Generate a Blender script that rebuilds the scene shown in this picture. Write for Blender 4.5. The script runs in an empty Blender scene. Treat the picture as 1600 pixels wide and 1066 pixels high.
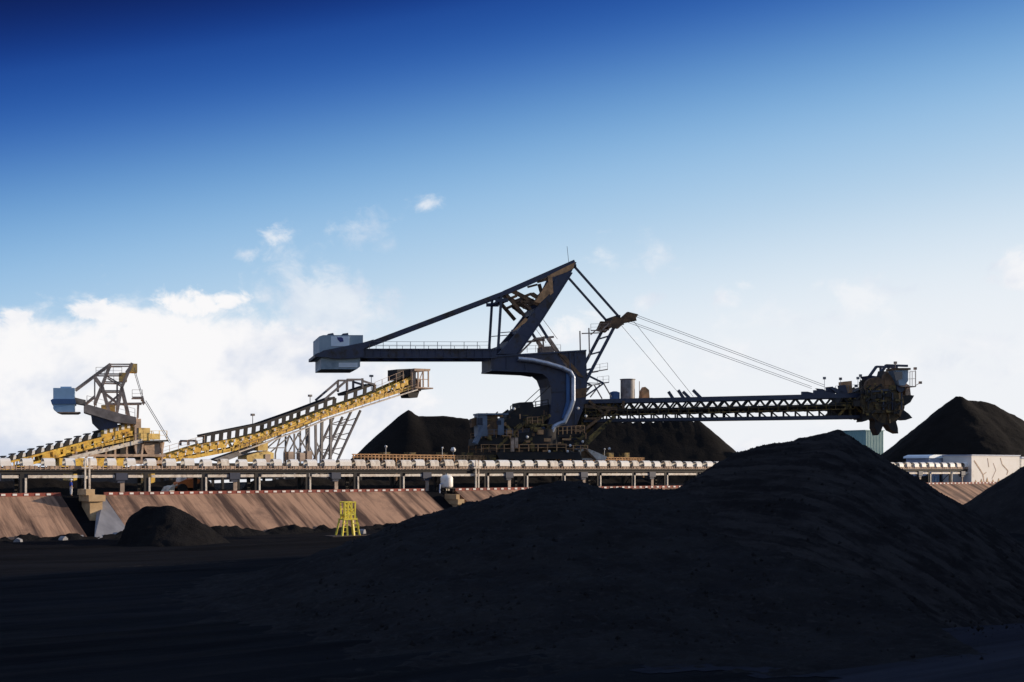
import bpy, math, random
import numpy as np
from mathutils import Vector
random.seed(7)
R = math.radians
S = bpy.context.scene
C = S.collection
H, F, HY = 7.0, 2000.0, 732.0          # eye height (m), focal length and horizon row in photo pixels

# ------------------------------------------------------------------ camera
cam = bpy.data.objects.new('camera', bpy.data.cameras.new('camera')); C.objects.link(cam)
cam.location = (0, 0, H); cam.rotation_euler = (R(90), 0, 0)
cam.data.sensor_width = 36; cam.data.lens = 36 * F / 1600
cam.data.shift_y = (HY - 533) / 1600
cam.data.clip_end = 20000; cam.data.clip_start = 0.5
S.camera = cam

# ------------------------------------------------------------------ sun
AZ, EL = R(16), R(12.5)
sv = Vector((math.cos(AZ) * math.cos(EL), math.sin(AZ) * math.cos(EL), math.sin(EL)))
sun = bpy.data.objects.new('sun', bpy.data.lights.new('sun', 'SUN')); C.objects.link(sun)
sun.data.energy = 5.0; sun.data.angle = R(0.5); sun.data.color = (1.0, 0.82, 0.62)
sun.rotation_euler = sv.to_track_quat('Z', 'Y').to_euler()

# ------------------------------------------------------------------ sky
def lin(c): return tuple(((x / 255) / 12.92 if x / 255 <= .04045 else ((x / 255 + .055) / 1.055) ** 2.4) for x in c)
W = bpy.data.worlds.new('World'); S.world = W; W.use_nodes = True
nt = W.node_tree; N = nt.nodes; Lk = nt.links; N.clear()
def mth(op, a, b=None, c=None, clamp=False):
    n = N.new('ShaderNodeMath'); n.operation = op; n.use_clamp = clamp
    for i, v in enumerate((a, b, c)):
        if v is None: continue
        if isinstance(v, (int, float)): n.inputs[i].default_value = v
        else: Lk.new(v, n.inputs[i])
    return n.outputs[0]
def mixc(f, a, b):
    n = N.new('ShaderNodeMix'); n.data_type = 'RGBA'
    for i, v in ((0, f), (6, a), (7, b)):
        if isinstance(v, (int, float)): n.inputs[i].default_value = v
        elif isinstance(v, tuple): n.inputs[i].default_value = (*v, 1)
        else: Lk.new(v, n.inputs[i])
    return n.outputs[2]
tc = N.new('ShaderNodeTexCoord'); sx = N.new('ShaderNodeSeparateXYZ'); Lk.new(tc.outputs['Generated'], sx.inputs[0])
az = mth('ARCTAN2', sx.outputs[0], sx.outputs[1])
el = mth('ARCSINE', sx.outputs[2])
A = mth('MULTIPLY', az, F); E = mth('MULTIPLY', el, F)      # sky angles, in thousandths * 2
azc = mth('MAXIMUM', mth('MINIMUM', az, 0.6), -0.6)
# sky gets paler towards the sun (right), deeper away from it
sh = mth('ADD', mth('MULTIPLY', azc, 324), mth('MULTIPLY', mth('MULTIPLY', azc, azc), -148))
T = mth('SUBTRACT', E, sh)
ramp = N.new('ShaderNodeValToRGB'); ramp.color_ramp.interpolation = 'B_SPLINE'
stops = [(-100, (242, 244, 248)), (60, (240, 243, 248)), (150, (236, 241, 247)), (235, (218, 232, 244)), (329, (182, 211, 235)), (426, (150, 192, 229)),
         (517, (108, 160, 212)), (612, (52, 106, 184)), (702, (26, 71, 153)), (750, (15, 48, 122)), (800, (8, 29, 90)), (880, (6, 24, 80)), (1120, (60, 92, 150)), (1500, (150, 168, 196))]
cr = ramp.color_ramp
lo, hi = -100.0, 1500.0   # brightness added overhead, out of view, to light the dark foreground
while len(cr.elements) < len(stops): cr.elements.new(0.5)
for e, (p, c) in zip(cr.elements, stops):
    e.position = (p - lo) / (hi - lo); e.color = (*lin(c), 1)
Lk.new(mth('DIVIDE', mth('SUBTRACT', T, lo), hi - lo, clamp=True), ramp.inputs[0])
nish = N.new('ShaderNodeTexSky'); nish.sky_type = 'NISHITA'; nish.sun_disc = False
nish.sun_elevation = EL; nish.sun_rotation = R(90) - AZ; nish.dust_density = 0.6
hs = N.new('ShaderNodeVectorMath'); hs.operation = 'SCALE'; Lk.new(nish.outputs[0], hs.inputs[0]); hs.inputs['Scale'].default_value = 0.09
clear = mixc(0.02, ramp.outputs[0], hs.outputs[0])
# clouds
comb = N.new('ShaderNodeCombineXYZ'); Lk.new(A, comb.inputs[0]); Lk.new(mth('MULTIPLY', E, 1.25), comb.inputs[1])
def noise(scale, det, seed, rough=0.6, dist=0.0):
    n = N.new('ShaderNodeTexNoise'); n.inputs['Scale'].default_value = scale; n.inputs['Detail'].default_value = det
    n.inputs['Roughness'].default_value = rough; n.inputs['Distortion'].default_value = dist
    m = N.new('ShaderNodeMapping'); m.inputs['Location'].default_value = (seed, seed * .7, 0); Lk.new(comb.outputs[0], m.inputs[0]); Lk.new(m.outputs[0], n.inputs[0])
    return mth('SUBTRACT', n.outputs[0], 0.5)
n1 = noise(0.0055, 9, 300, .58, .3); n2 = noise(0.02, 7, 900, .62, .4); n3 = noise(0.0035, 5, 1500)
def sky_xy(px, py):
    x, z = (px - 800) / F, (HY - py) / F
    a = math.atan(x); e = math.atan(z / math.hypot(1, x)); return a * F, e * F
def sm(v, a, b):
    n = N.new('ShaderNodeMapRange'); n.interpolation_type = 'SMOOTHSTEP'
    Lk.new(v, n.inputs[0]); n.inputs[1].default_value = a; n.inputs[2].default_value = b; return n.outputs[0]
def blob(px, py, rx, ry):
    x, y = sky_xy(px, py)
    dx = mth('DIVIDE', mth('SUBTRACT', A, x), rx); dy = mth('DIVIDE', mth('SUBTRACT', E, y), ry)
    return mth('SUBTRACT', 1.0, mth('SQRT', mth('ADD', mth('MULTIPLY', dx, dx), mth('MULTIPLY', dy, dy))))
# the bank on the left: its top edge falls away to the right
edge = mth('ADD', mth('ADD', 246, mth('MULTIPLY', sm(A, -330, 40), -200)), mth('ADD', mth('MULTIPLY', n1, 260), mth('MULTIPLY', n2, 90)))
bank = sm(mth('SUBTRACT', edge, E), -14, 46)
tot = bank
def addcl(lst, amp, nz, s0, s1, op):
    global tot
    f = None
    for b in lst:
        v = blob(*b); f = v if f is None else mth('MAXIMUM', f, v)
    f = mth('ADD', f, mth('MULTIPLY', nz, amp))
    tot = mth('MAXIMUM', tot, mth('MULTIPLY', sm(f, s0, s1), op))
n12 = mth('ADD', n1, mth('MULTIPLY', n2, 1.4))
addcl([(290, 478, 75, 34), (145, 488, 70, 26), (360, 470, 40, 20), (20, 500, 70, 30)], 1.7, n12, 0.15, 0.75, 1.0)
addcl([(428, 372, 44, 20), (392, 396, 24, 18), (662, 318, 34, 20), (1590, 425, 60, 40), (1010, 470, 44, 24), (1130, 462, 62, 24), (1575, 425, 50, 30), (925, 520, 60, 30)], 2.7, n12, 0.15, 1.5, 0.66)
addcl([(915, 525, 75, 42), (1590, 425, 60, 34)], 1.7, n12, .1, .8, .8)
addcl([(515, 478, 125, 62), (500, 500, 110, 60)], 1.3, n12, .0, .7, .62)
addcl([(450, 415, 60, 55), (575, 362, 60, 36), (940, 393, 50, 40), (1010, 398, 54, 42), (1365, 460, 95, 32), (1250, 500, 120, 34), (1180, 560, 220, 40), (1450, 560, 200, 44)], 2.4, n12, 0.0, 1.4, 0.5)
cshade = sm(mth('ADD', n3, mth('MULTIPLY', n1, .8)), -0.2, 0.1)
ccol = mixc(cshade, lin((208, 217, 234)), lin((250, 249, 250)))
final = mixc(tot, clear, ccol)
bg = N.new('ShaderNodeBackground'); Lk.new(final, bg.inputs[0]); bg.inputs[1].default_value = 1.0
wo = N.new('ShaderNodeOutputWorld'); Lk.new(bg.outputs[0], wo.inputs[0])
W.cycles.sampling_method = 'MANUAL'; W.cycles.sample_map_resolution = 512
S.view_settings.view_transform = 'Standard'; S.view_settings.look = 'None'
S.view_settings.exposure = 0; S.view_settings.gamma = 1

# ------------------------------------------------------------------ materials
def mat(name, c1, c2=None, scale=1.0, rough=0.6, metal=0.0, bump=0.0, bscale=None, stretch=(1, 1, 1), lo=.38, hi=.62, detail=6, spec=.5, grime=None, gscale=.5, glo=.52, ghi=.68, rot=0.0):
    m = bpy.data.materials.new(name); m.use_nodes = True
    n, l = m.node_tree.nodes, m.node_tree.links
    b = n['Principled BSDF']; b.inputs['Roughness'].default_value = rough; b.inputs['Metallic'].default_value = metal
    b.inputs['Specular IOR Level'].default_value = spec
    t = n.new('ShaderNodeTexCoord'); mp = n.new('ShaderNodeMapping'); mp.vector_type = 'TEXTURE'; mp.inputs['Scale'].default_value = tuple(1 / q for q in stretch); mp.inputs['Rotation'].default_value = (0, 0, rot)
    l.new(t.outputs['Object'], mp.inputs[0])
    nz = n.new('ShaderNodeTexNoise'); nz.inputs['Scale'].default_value = scale; nz.inputs['Detail'].default_value = detail; nz.inputs['Roughness'].default_value = .62
    l.new(mp.outputs[0], nz.inputs[0])
    mr = n.new('ShaderNodeMapRange'); mr.inputs[1].default_value = lo; mr.inputs[2].default_value = hi; l.new(nz.outputs[0], mr.inputs[0])
    mx = n.new('ShaderNodeMix'); mx.data_type = 'RGBA'; l.new(mr.outputs[0], mx.inputs[0])
    mx.inputs[6].default_value = (*c1, 1); mx.inputs[7].default_value = (*(c2 or tuple(x * .7 for x in c1)), 1)
    out = mx.outputs[2]
    if grime:
        g = n.new('ShaderNodeTexNoise'); g.inputs['Scale'].default_value = gscale; g.inputs['Detail'].default_value = 8; g.inputs['Roughness'].default_value = .7
        l.new(t.outputs['Object'], g.inputs[0])
        gr = n.new('ShaderNodeMapRange'); gr.inputs[1].default_value = glo; gr.inputs[2].default_value = ghi; l.new(g.outputs[0], gr.inputs[0])
        gm = n.new('ShaderNodeMix'); gm.data_type = 'RGBA'; l.new(gr.outputs[0], gm.inputs[0]); l.new(out, gm.inputs[6]); gm.inputs[7].default_value = (*grime, 1)
        out = gm.outputs[2]
    l.new(out, b.inputs['Base Color'])
    if bump:
        bn = n.new('ShaderNodeTexNoise'); bn.inputs['Scale'].default_value = bscale or scale * 6; bn.inputs['Detail'].default_value = 8; bn.inputs['Roughness'].default_value = .7
        l.new(mp.outputs[0], bn.inputs[0])
        bp = n.new('ShaderNodeBump'); bp.inputs['Strength'].default_value = 1; bp.inputs['Distance'].default_value = bump
        l.new(bn.outputs[0], bp.inputs['Height']); l.new(bp.outputs[0], b.inputs['Normal'])
    return m
M = {}
M['coal'] = mat('coal', (.016, .0155, .0175), (.026, .0255, .0275), .35, .95, bump=.20, bscale=5, spec=.05, grime=(.042, .040, .042), gscale=2.2, glo=.55, ghi=.72)
M['coal_streak'] = mat('coal_streaked', (.016, .0155, .018), (.038, .0365, .0395), 1.1, .95, bump=.20, bscale=5, spec=.05, stretch=(.16, 1.7, 1), rot=R(-58), lo=.42, hi=.58, grime=(.045, .042, .042), gscale=2.4, glo=.57, ghi=.74)
M['coal_far'] = mat('coal_far', (.0078, .0068, .0066), (.0125, .0106, .0098), .12, .95, bump=.2, bscale=.7, spec=.08)
M['coal_dark'] = mat('coal_dark', (.010, .0095, .0105), (.018, .017, .018), .35, .95, bump=.2, bscale=5, spec=.05)
M['grimy'] = mat('grimy_steel', (.12, .08, .035), (.03, .024, .018), 1.3, .85)
M['yard'] = mat('yard', (.0062, .0064, .0080), (.0120, .0127, .0162), .13, .95, bump=.10, bscale=3.0, spec=.03, stretch=(.15, 1.8, 1), rot=R(38))
M['road'] = mat('haul_road', (.012, .0132, .020), (.026, .029, .044), .16, .95, bump=.06, bscale=3.0, spec=.05, stretch=(.12, 2.0, 1), rot=R(38))
M['navy'] = mat('navy_paint', (.034, .043, .085), (.052, .060, .100), .5, .6, grime=(.03, .02, .014), gscale=.5, glo=.5, ghi=.66)
M['navy2'] = mat('navy_steel', (.026, .036, .070), (.042, .052, .090), .8, .55)
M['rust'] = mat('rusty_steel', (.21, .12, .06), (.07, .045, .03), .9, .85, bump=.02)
M['rust_sunlit'] = mat('orange_steel_sunlit', (.72, .40, .19), (.34, .19, .09), .9, .8, bump=.02)  # orange steel, brightened so the colour itself carries sunlight on shaded faces
M['dark'] = mat('black_steel', (.014, .014, .018), (.03, .024, .02), .8, .75)
M['olive'] = mat('dirty_yellow', (.34, .23, .065), (.12, .09, .035), 1.1, .8, grime=(.02, .018, .015), gscale=1.2, glo=.46, ghi=.58)
M['yellow'] = mat('yellow_paint', (.95, .62, .10), (.78, .44, .07), 1.0, .5, grime=(.16, .09, .035), gscale=1.6, glo=.50, ghi=.64)
M['yellow2'] = mat('pale_yellow_paint', (.88, .64, .22), (.62, .42, .14), 1.0, .55, grime=(.13, .08, .03), gscale=1.4, glo=.53, ghi=.66)
M['lemon'] = mat('lemon_paint', (.85, .78, .10), (.7, .55, .06), 2.0, .45)
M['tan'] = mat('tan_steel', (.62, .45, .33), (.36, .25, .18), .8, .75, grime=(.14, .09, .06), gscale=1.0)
M['mauve'] = mat('mauve_grey_steel', (.56, .43, .34), (.32, .24, .19), .8, .7)
M['leg'] = mat('leg_steel', (.13, .12, .14), (.08, .075, .08), .7, .7)
M['grey'] = mat('grey_steel', (.30, .29, .30), (.18, .17, .17), .7, .6, grime=(.12, .08, .05), gscale=.8)
M['pale'] = mat('pale_galvanised', (.86, .80, .70), (.66, .57, .48), 1.2, .6, grime=(.2, .14, .1), gscale=1.5)
M['white'] = mat('white_hood', (.90, .88, .84), (.84, .80, .74), .8, .5, grime=(.55, .48, .40), gscale=1.2, glo=.56, ghi=.74)
M['cw'] = mat('grey_blue_paint', (.33, .42, .49), (.27, .35, .42), .5, .6, grime=(.13, .19, .25), gscale=.45, glo=.5, ghi=.75)
M['cwblue'] = mat('steel_blue_paint', (.38, .58, .78), (.33, .51, .70), .6, .55)
M['cwband'] = mat('deep_blue_paint', (.07, .16, .34), (.06, .13, .28), .6, .55)
M['sheet'] = mat('pale_sheet', (.80, .88, .95), (.70, .80, .90), .8, .5)
M['silver'] = mat('silver_duct', (.45, .50, .60), (.3, .35, .45), 1.0, .35, metal=.6)
M['conc'] = mat('stained_concrete', (.44, .26, .165), (.062, .030, .020), .22, .9, stretch=(3.0, .26, .26), lo=.43, hi=.60, bump=.05, bscale=.7, grime=(.12, .07, .05), gscale=.20, glo=.50, ghi=.72, detail=8)
M['conc2'] = mat('tan_concrete', (.62, .44, .25), (.45, .30, .16), .6, .85)
M['conc3'] = mat('grey_concrete', (.28, .28, .30), (.17, .17, .19), .5, .85, stretch=(1, .4, .4))
M['conc4'] = mat('coal_washed_concrete', (.035, .035, .045), (.09, .065, .05), .5, .9)
M['red'] = mat('red_paint', (.34, .07, .045), (.17, .045, .035), 1.0, .7)
M['wall'] = mat('white_wall', (.93, .90, .85), (.88, .84, .77), .4, .8, grime=(.5, .42, .33), gscale=.35, glo=.60, ghi=.76)
M['shed'] = mat('pale_blue_panel', (.50, .57, .72), (.40, .46, .60), .8, .6)
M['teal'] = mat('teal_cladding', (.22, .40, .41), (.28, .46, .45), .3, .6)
M['teal_lit'] = mat('teal_cladding_lit', (.36, .52, .47), (.30, .46, .43), .3, .6)  # lit copy of the teal cladding, sunlight painted into the paler colour
M['bluepaint'] = mat('blue_paint', (.05, .15, .36), (.04, .11, .28), .6, .5)
M['cabin'] = mat('cabin_paint', (.16, .21, .29), (.12, .16, .22), .8, .6)
M['glass'] = mat('cab_glass', (.04, .05, .07), (.06, .07, .1), .6, .12)
M['orange'] = mat('orange_paint', (.72, .22, .06), (.5, .14, .04), 1.0, .5)
M['rubber'] = mat('black_rubber', (.015, .015, .015), (.025, .025, .025), 1.0, .85)
M['blue_cloth'] = mat('blue_cloth', (.03, .07, .42), (.025, .055, .33), 3.0, .9)
M['white_cloth'] = mat('white_cloth', (.78, .76, .76), (.65, .62, .62), 3.0, .9)
M['skin'] = mat('skin', (.42, .26, .19), (.38, .22, .16), 3.0, .6)
M['hatw'] = mat('white_plastic', (.8, .8, .8), (.72, .72, .72), 3.0, .35)
M['mark'] = mat('dark_blue_mark', (.04, .05, .22), (.04, .05, .2), 2.0, .6)
M['water'] = mat('pond_water', (.02, .03, .04), (.02, .03, .04), 1.0, .04, bump=.02, bscale=.8)

# ------------------------------------------------------------------ mesh builder
WHOLE = {'idler_frame', 'hood', 'tank_shell', 'kerb_rail', 'cladding', 'trestle', 'emblem', 'window_strip'}
class MB:
    def __init__(s): s.v = []; s.f = []; s.m = []; s.sm = []; s.mi = 0
    def add(s, vs, fs, smooth=False):
        o = len(s.v); s.v += [tuple(v) for v in vs]
        for f in fs: s.f.append(tuple(i + o for i in f)); s.m.append(s.mi); s.sm.append(smooth)
    def box(s, x0, x1, y0, y1, z0, z1):
        s.add([(x, y, z) for x in (x0, x1) for y in (y0, y1) for z in (z0, z1)],
              [(0, 1, 3, 2), (4, 6, 7, 5), (0, 4, 5, 1), (2, 3, 7, 6), (0, 2, 6, 4), (1, 5, 7, 3)])
    def beam(s, p, q, w=.2, h=None):
        h = h or w; p = Vector(p); q = Vector(q); d = (q - p)
        if d.length < 1e-6: return
        d.normalize(); side = d.cross(Vector((0, 0, 1)))
        if side.length < .05: side = Vector((0, 1, 0))
        side.normalize(); up = side.cross(d)
        a = side * (w / 2); b = up * (h / 2)
        s.add([p - a - b, p + a - b, p + a + b, p - a + b, q - a - b, q + a - b, q + a + b, q - a + b],
              [(0, 3, 2, 1), (4, 5, 6, 7), (0, 1, 5, 4), (1, 2, 6, 5), (2, 3, 7, 6), (3, 0, 4, 7)])
    def tube(s, p, q, r, r2=None, n=10, cap=True):
        r2 = r if r2 is None else r2; p = Vector(p); q = Vector(q); d = (q - p).normalized()
        a = d.orthogonal().normalized(); b = d.cross(a)
        vs = [p + (a * math.cos(2 * math.pi * i / n) + b * math.sin(2 * math.pi * i / n)) * r for i in range(n)]
        vs += [q + (a * math.cos(2 * math.pi * i / n) + b * math.sin(2 * math.pi * i / n)) * r2 for i in range(n)]
        fs = [(i, (i + 1) % n, (i + 1) % n + n, i + n) for i in range(n)]
        s.add(vs, fs, True)
        if cap: s.add(vs, [tuple(range(n))[::-1], tuple(range(n, 2 * n))])
    def path(s, pts, r, n=8):
        for a, b in zip(pts[:-1], pts[1:]): s.tube(a, b, r, n=n)
        for a in pts[1:-1]: s.ball(a, r * 1.02)
    def ball(s, c, r, n=8, sc=(1, 1, 1)):
        vs = []; fs = []
        for j in range(n // 2 + 1):
            t = math.pi * j / (n // 2)
            for i in range(n):
                a = 2 * math.pi * i / n
                vs.append((c[0] + r * sc[0] * math.sin(t) * math.cos(a), c[1] + r * sc[1] * math.sin(t) * math.sin(a), c[2] + r * sc[2] * math.cos(t)))
        for j in range(n // 2):
            for i in range(n): fs.append((j * n + i, (j + 1) * n + i, (j + 1) * n + (i + 1) % n, j * n + (i + 1) % n))
        s.add(vs, fs, True)
    def prism(s, pts, y0, y1):            # pts = [(x,z)...], extruded along local y
        n = len(pts)
        ar = sum(pts[i][0] * pts[(i + 1) % n][1] - pts[(i + 1) % n][0] * pts[i][1] for i in range(n))
        if ar < 0: pts = pts[::-1]
        if y0 > y1: y0, y1 = y1, y0
        vs = [(x, y0, z) for x, z in pts] + [(x, y1, z) for x, z in pts]
        s.add(vs, [tuple(range(n)), tuple(range(n, 2 * n))[::-1]] + [((i + 1) % n, i, i + n, (i + 1) % n + n) for i in range(n)])
    def rail(s, p, q, h=1.1, pitch=2.0, r=.05, t=.04):   # handrail between two points
        p = Vector(p); q = Vector(q); n = max(1, round((q - p).length / pitch)); Z = Vector((0, 0, 1))
        for i in range(n + 1):
            a = p.lerp(q, i / n); s.beam(a, a + Z * h, r, r)
        s.beam(p + Z * h, q + Z * h, t, t); s.beam(p + Z * h * .5, q + Z * h * .5, t * .8, t * .8)
    def build(s, name, mats, parent=None, frame=None):
        if parent is not None and 1 < len(s.f) < 4000 and name not in WHOLE:
            cl = s.clusters(.10)
            if 1 < len(cl) <= 70:
                out = []
                for c in cl:
                    q = MB(); mp = {}
                    for fi in c:
                        idx = []
                        for v in s.f[fi]:
                            if v not in mp: mp[v] = len(q.v); q.v.append(s.v[v])
                            idx.append(mp[v])
                        q.f.append(tuple(idx)); q.m.append(s.m[fi]); q.sm.append(s.sm[fi])
                    out.append((len(q.f), q))
                out.sort(key=lambda t: -t[0])
                return [q._build(name, mats, parent) for _, q in out][0]
        return s._build(name, mats, parent, frame)
    def clusters(s, mg):                  # connected pieces, pieces that touch count as one
        par = list(range(len(s.v)))
        def find(i):
            while par[i] != i: par[i] = par[par[i]]; i = par[i]
            return i
        for f_ in s.f:
            a = find(f_[0])
            for v in f_[1:]: par[find(v)] = a
        g_ = {}
        for fi, f_ in enumerate(s.f): g_.setdefault(find(f_[0]), []).append(fi)
        it = []
        for fs in g_.values():
            P_ = np.array([s.v[v] for fi in fs for v in s.f[fi]]); it.append([P_.min(0) - mg, P_.max(0) + mg, fs])
        n = len(it); p2 = list(range(n))
        if n > 500: return [list(range(len(s.f)))]
        def f2(i):
            while p2[i] != i: p2[i] = p2[p2[i]]; i = p2[i]
            return i
        for i in range(n):
            for j in range(i):
                if f2(i) != f2(j) and (it[i][0] < it[j][1]).all() and (it[j][0] < it[i][1]).all(): p2[f2(i)] = f2(j)
        r_ = {}
        for i in range(n): r_.setdefault(f2(i), []).extend(it[i][2])
        return list(r_.values())
    def _build(s, name, mats, parent=None, frame=None):
        if not isinstance(mats, (list, tuple)): mats = [mats]
        me = bpy.data.meshes.new(name); me.from_pydata(s.v, [], s.f)
        for m in mats: me.materials.append(M[m] if isinstance(m, str) else m)
        me.polygons.foreach_set('material_index', s.m); me.polygons.foreach_set('use_smooth', s.sm); me.update()
        o = bpy.data.objects.new(name, me); C.objects.link(o)
        if parent is not None: o.parent = parent
        elif frame is not None: o.location = frame.o; o.rotation_euler = (0, 0, frame.th)
        return o
class Fr:                                  # a thing's own axes: x along it, y away, z up
    def __init__(s, x, y, z, deg):
        s.o = Vector((x, y, z)); s.th = R(deg); s.c = math.cos(s.th); s.s = math.sin(s.th)
    def L(s, px, py, w=0.0, at=0.0):       # photo reading taken in the plane y=at, placed at y=w
        X, Y, Z = (px - 800) / F, 1.0, (HY - py) / F
        nx, ny = -s.s, s.c
        k = (at + s.o.x * nx + s.o.y * ny) / (X * nx + Y * ny)
        P = Vector((X * k, k, H + Z * k)) - s.o
        return Vector((P.x * s.c + P.y * s.s, w, P.z))
    def poly(s, pts, at=0.0): return [(v.x, v.z) for v in (s.L(a, b, 0, at) for a, b in pts)]
    def loc(s, world):
        P = Vector(world) - s.o; return Vector((P.x * s.c + P.y * s.s, -P.x * s.s + P.y * s.c, P.z))
def fr_line(px, t, deg, z0):               # frame standing where column px meets the line at distance t (rail direction 38 deg)
    X = (px - 800) / F; Y = t / (-math.sin(R(38)) * X + math.cos(R(38))); return Fr(X * Y, Y, z0, deg)
def tag(o, label=None, cat=None, group=None, kind=None):
    if label: o['label'] = label
    if cat: o['category'] = cat
    if group: o['group'] = group
    if kind: o['kind'] = kind
    return o
def thing(name, fr, label, cat, group=None):
    o = bpy.data.objects.new(name, None); C.objects.link(o); o.location = fr.o; o.rotation_euler = (0, 0, fr.th)
    return tag(o, label, cat, group)
def copy_tree(o, parent=None):
    c = o.copy(); C.objects.link(c); c.parent = parent
    for ch in list(o.children): copy_tree(ch, c)
    return c

# ------------------------------------------------------------------ noise for heightfields
def vnoise(x, y, seed=0):
    xi = np.floor(x).astype(np.int64); yi = np.floor(y).astype(np.int64); xf = x - xi; yf = y - yi
    def h(a, b):
        n = (a * 374761393 + b * 668265263 + seed * 1442695) & 0x7fffffff
        n = ((n ^ (n >> 13)) * 1274126177) & 0x7fffffff
        return ((n ^ (n >> 16)) & 0xffff) / 65535.0
    u = xf * xf * (3 - 2 * xf); v = yf * yf * (3 - 2 * yf)
    return (h(xi, yi) * (1 - u) + h(xi + 1, yi) * u) * (1 - v) + (h(xi, yi + 1) * (1 - u) + h(xi + 1, yi + 1) * u) * v - .5
def fbm(x, y, seed=0, o=4, g=.55):
    r = 0; a = 1
    for i in range(o): r = r + a * vnoise(x, y, seed + i * 17); x = x * 2.03; y = y * 2.03; a *= g
    return r
def grid_mesh(name, X, Y, Z, m, keep=None, smooth=True):
    ny, nx = X.shape; v = np.stack([X, Y, Z], -1).reshape(-1, 3)
    i = np.arange(ny * nx).reshape(ny, nx)
    q = np.stack([i[:-1, :-1], i[:-1, 1:], i[1:, 1:], i[1:, :-1]], -1).reshape(-1, 4)
    if keep is not None:
        k = keep.reshape(-1); q = q[k[q].any(1)]
        used = np.unique(q); mp = -np.ones(len(v), int); mp[used] = np.arange(len(used)); v = v[used]; q = mp[q]
    me = bpy.data.meshes.new(name)
    me.vertices.add(len(v)); me.vertices.foreach_set('co', v.astype(np.float32).ravel())
    me.loops.add(len(q) * 4); me.loops.foreach_set('vertex_index', q.ravel().astype(np.int32))
    me.polygons.add(len(q)); me.polygons.foreach_set('loop_start', np.arange(0, len(q) * 4, 4, dtype=np.int32))
    me.polygons.foreach_set('loop_total', np.full(len(q), 4, dtype=np.int32))
    me.polygons.foreach_set('use_smooth', np.full(len(q), smooth)); me.update(calc_edges=True); me.validate()
    me.materials.append(M[m]); o = bpy.data.objects.new(name, me); C.objects.link(o); return o
CO, SI = math.cos(R(38)), math.sin(R(38))
def st2w(s, t): return s * CO - t * SI, s * SI + t * CO
def w2st(x, y): return x * CO + y * SI, -x * SI + y * CO
def sstep(a, b, x): t = np.clip((x - a) / (b - a), 0, 1); return t * t * (3 - 2 * t)

FT, TT, ZT = 124.4, 132.4, 4.16            # slope foot, slope top (distance from the eye line), terrace height
def s_of(px, t):
    X = (px - 800) / F; Y = t / (-SI * X + CO); return X * Y * CO + Y * SI
GAPS = [(s_of(96, TT), s_of(163, TT)), (s_of(664, TT), s_of(712, TT))]

# ------------------------------------------------------------------ the ground, one sheet to the horizon
def stretch(a): return np.array(sorted(a))
ss = np.concatenate([[-6000, -2500, -1000, -400, -200, -100, -60], np.arange(-40, 130, .45), np.arange(130, 240, 2.), [260, 300, 400, 700, 1500, 3000, 6000]])
ts = np.concatenate([[-6000, -2000, -600, -200, -60, -20], np.arange(0, 118, .38), np.arange(118, 138, .7), [142, 150, 170, 200, 260, 400, 800, 1600, 3500, 8000]])
SS, TS = np.meshgrid(ss, ts)
near = (TS < 124) & (SS > -50) & (SS < 240)
Zg = np.zeros_like(SS)
rip = (fbm(TS * .55, SS * .02, 3) * .16 + fbm(TS * 1.9, SS * .06, 9, 2) * .06 + fbm(TS * .2 + 5, SS * .05, 12) * .35)
Zg = np.where(near, rip, 0)
Zg = Zg - 1.0 * sstep(125, 165, SS) * (TS < 124.5)
prof = np.clip((TS - FT) / (TT - FT), 0, 1) * (ZT - .06) - .45 * ((TS > FT) & (TS < TT))
gp = np.zeros_like(SS)
for a, b in GAPS: gp = np.maximum(gp, sstep(a - .4, a + .4, SS) * (1 - sstep(b - .4, b + .4, SS)))
profg = np.clip((TS - FT - 1.5) / (TT - FT - 1.0), 0, 1) * (ZT - .06) - .5 * ((TS > FT) & (TS < TT))
Zg = np.where(TS >= FT, prof * (1 - gp) + profg * gp, Zg)
XG, YG = st2w(SS, TS)
tag(grid_mesh('coal_yard_ground', XG, YG, Zg, 'yard'), kind='structure')

kr = (TS > 14 + 0 * SS) & (TS < 39.2 + 1.6 * fbm(SS * .12, SS * 0 + 1, 15)) & (SS > 34 + 5 * fbm(TS * .5, SS * .02, 16)) & (SS < 230)
tag(grid_mesh('haul_road', XG, YG, Zg + .02, 'road', kr), kind='structure')

# ------------------------------------------------------------------ coal stockpiles
def pile(name, hf, x0, x1, y0, y1, res, m, label, base=0.0, group=None, sink=.5):
    X, Y = np.meshgrid(np.arange(x0, x1, res), np.arange(y0, y1, res)); Z = hf(X, Y)
    keep = Z > base - sink * .6
    Z = np.maximum(Z, base - sink)
    cx, cy = (x0 + x1) / 2, (y0 + y1) / 2
    o = grid_mesh(name, X - cx, Y - cy, Z - base, m, keep); o.location = (cx, cy, base)
    tag(o, label, 'coal pile', group); return o
def ridge(X, Y, pts, sx, sy, syb=None):
    h = np.full_like(X, -99.)
    for (ax, ay, az_), (bx, by, bz) in zip(pts[:-1], pts[1:]):
        for k in np.linspace(0, 1, 24):
            dx = X - (ax + (bx - ax) * k); dy = Y - (ay + (by - ay) * k); z = az_ + (bz - az_) * k
            s_y = np.where(dy < 0, sy, syb or sy)
            h = np.maximum(h, z + .17 - np.sqrt((sx * dx) ** 2 + (s_y * dy) ** 2 + .03))
    return h
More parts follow.
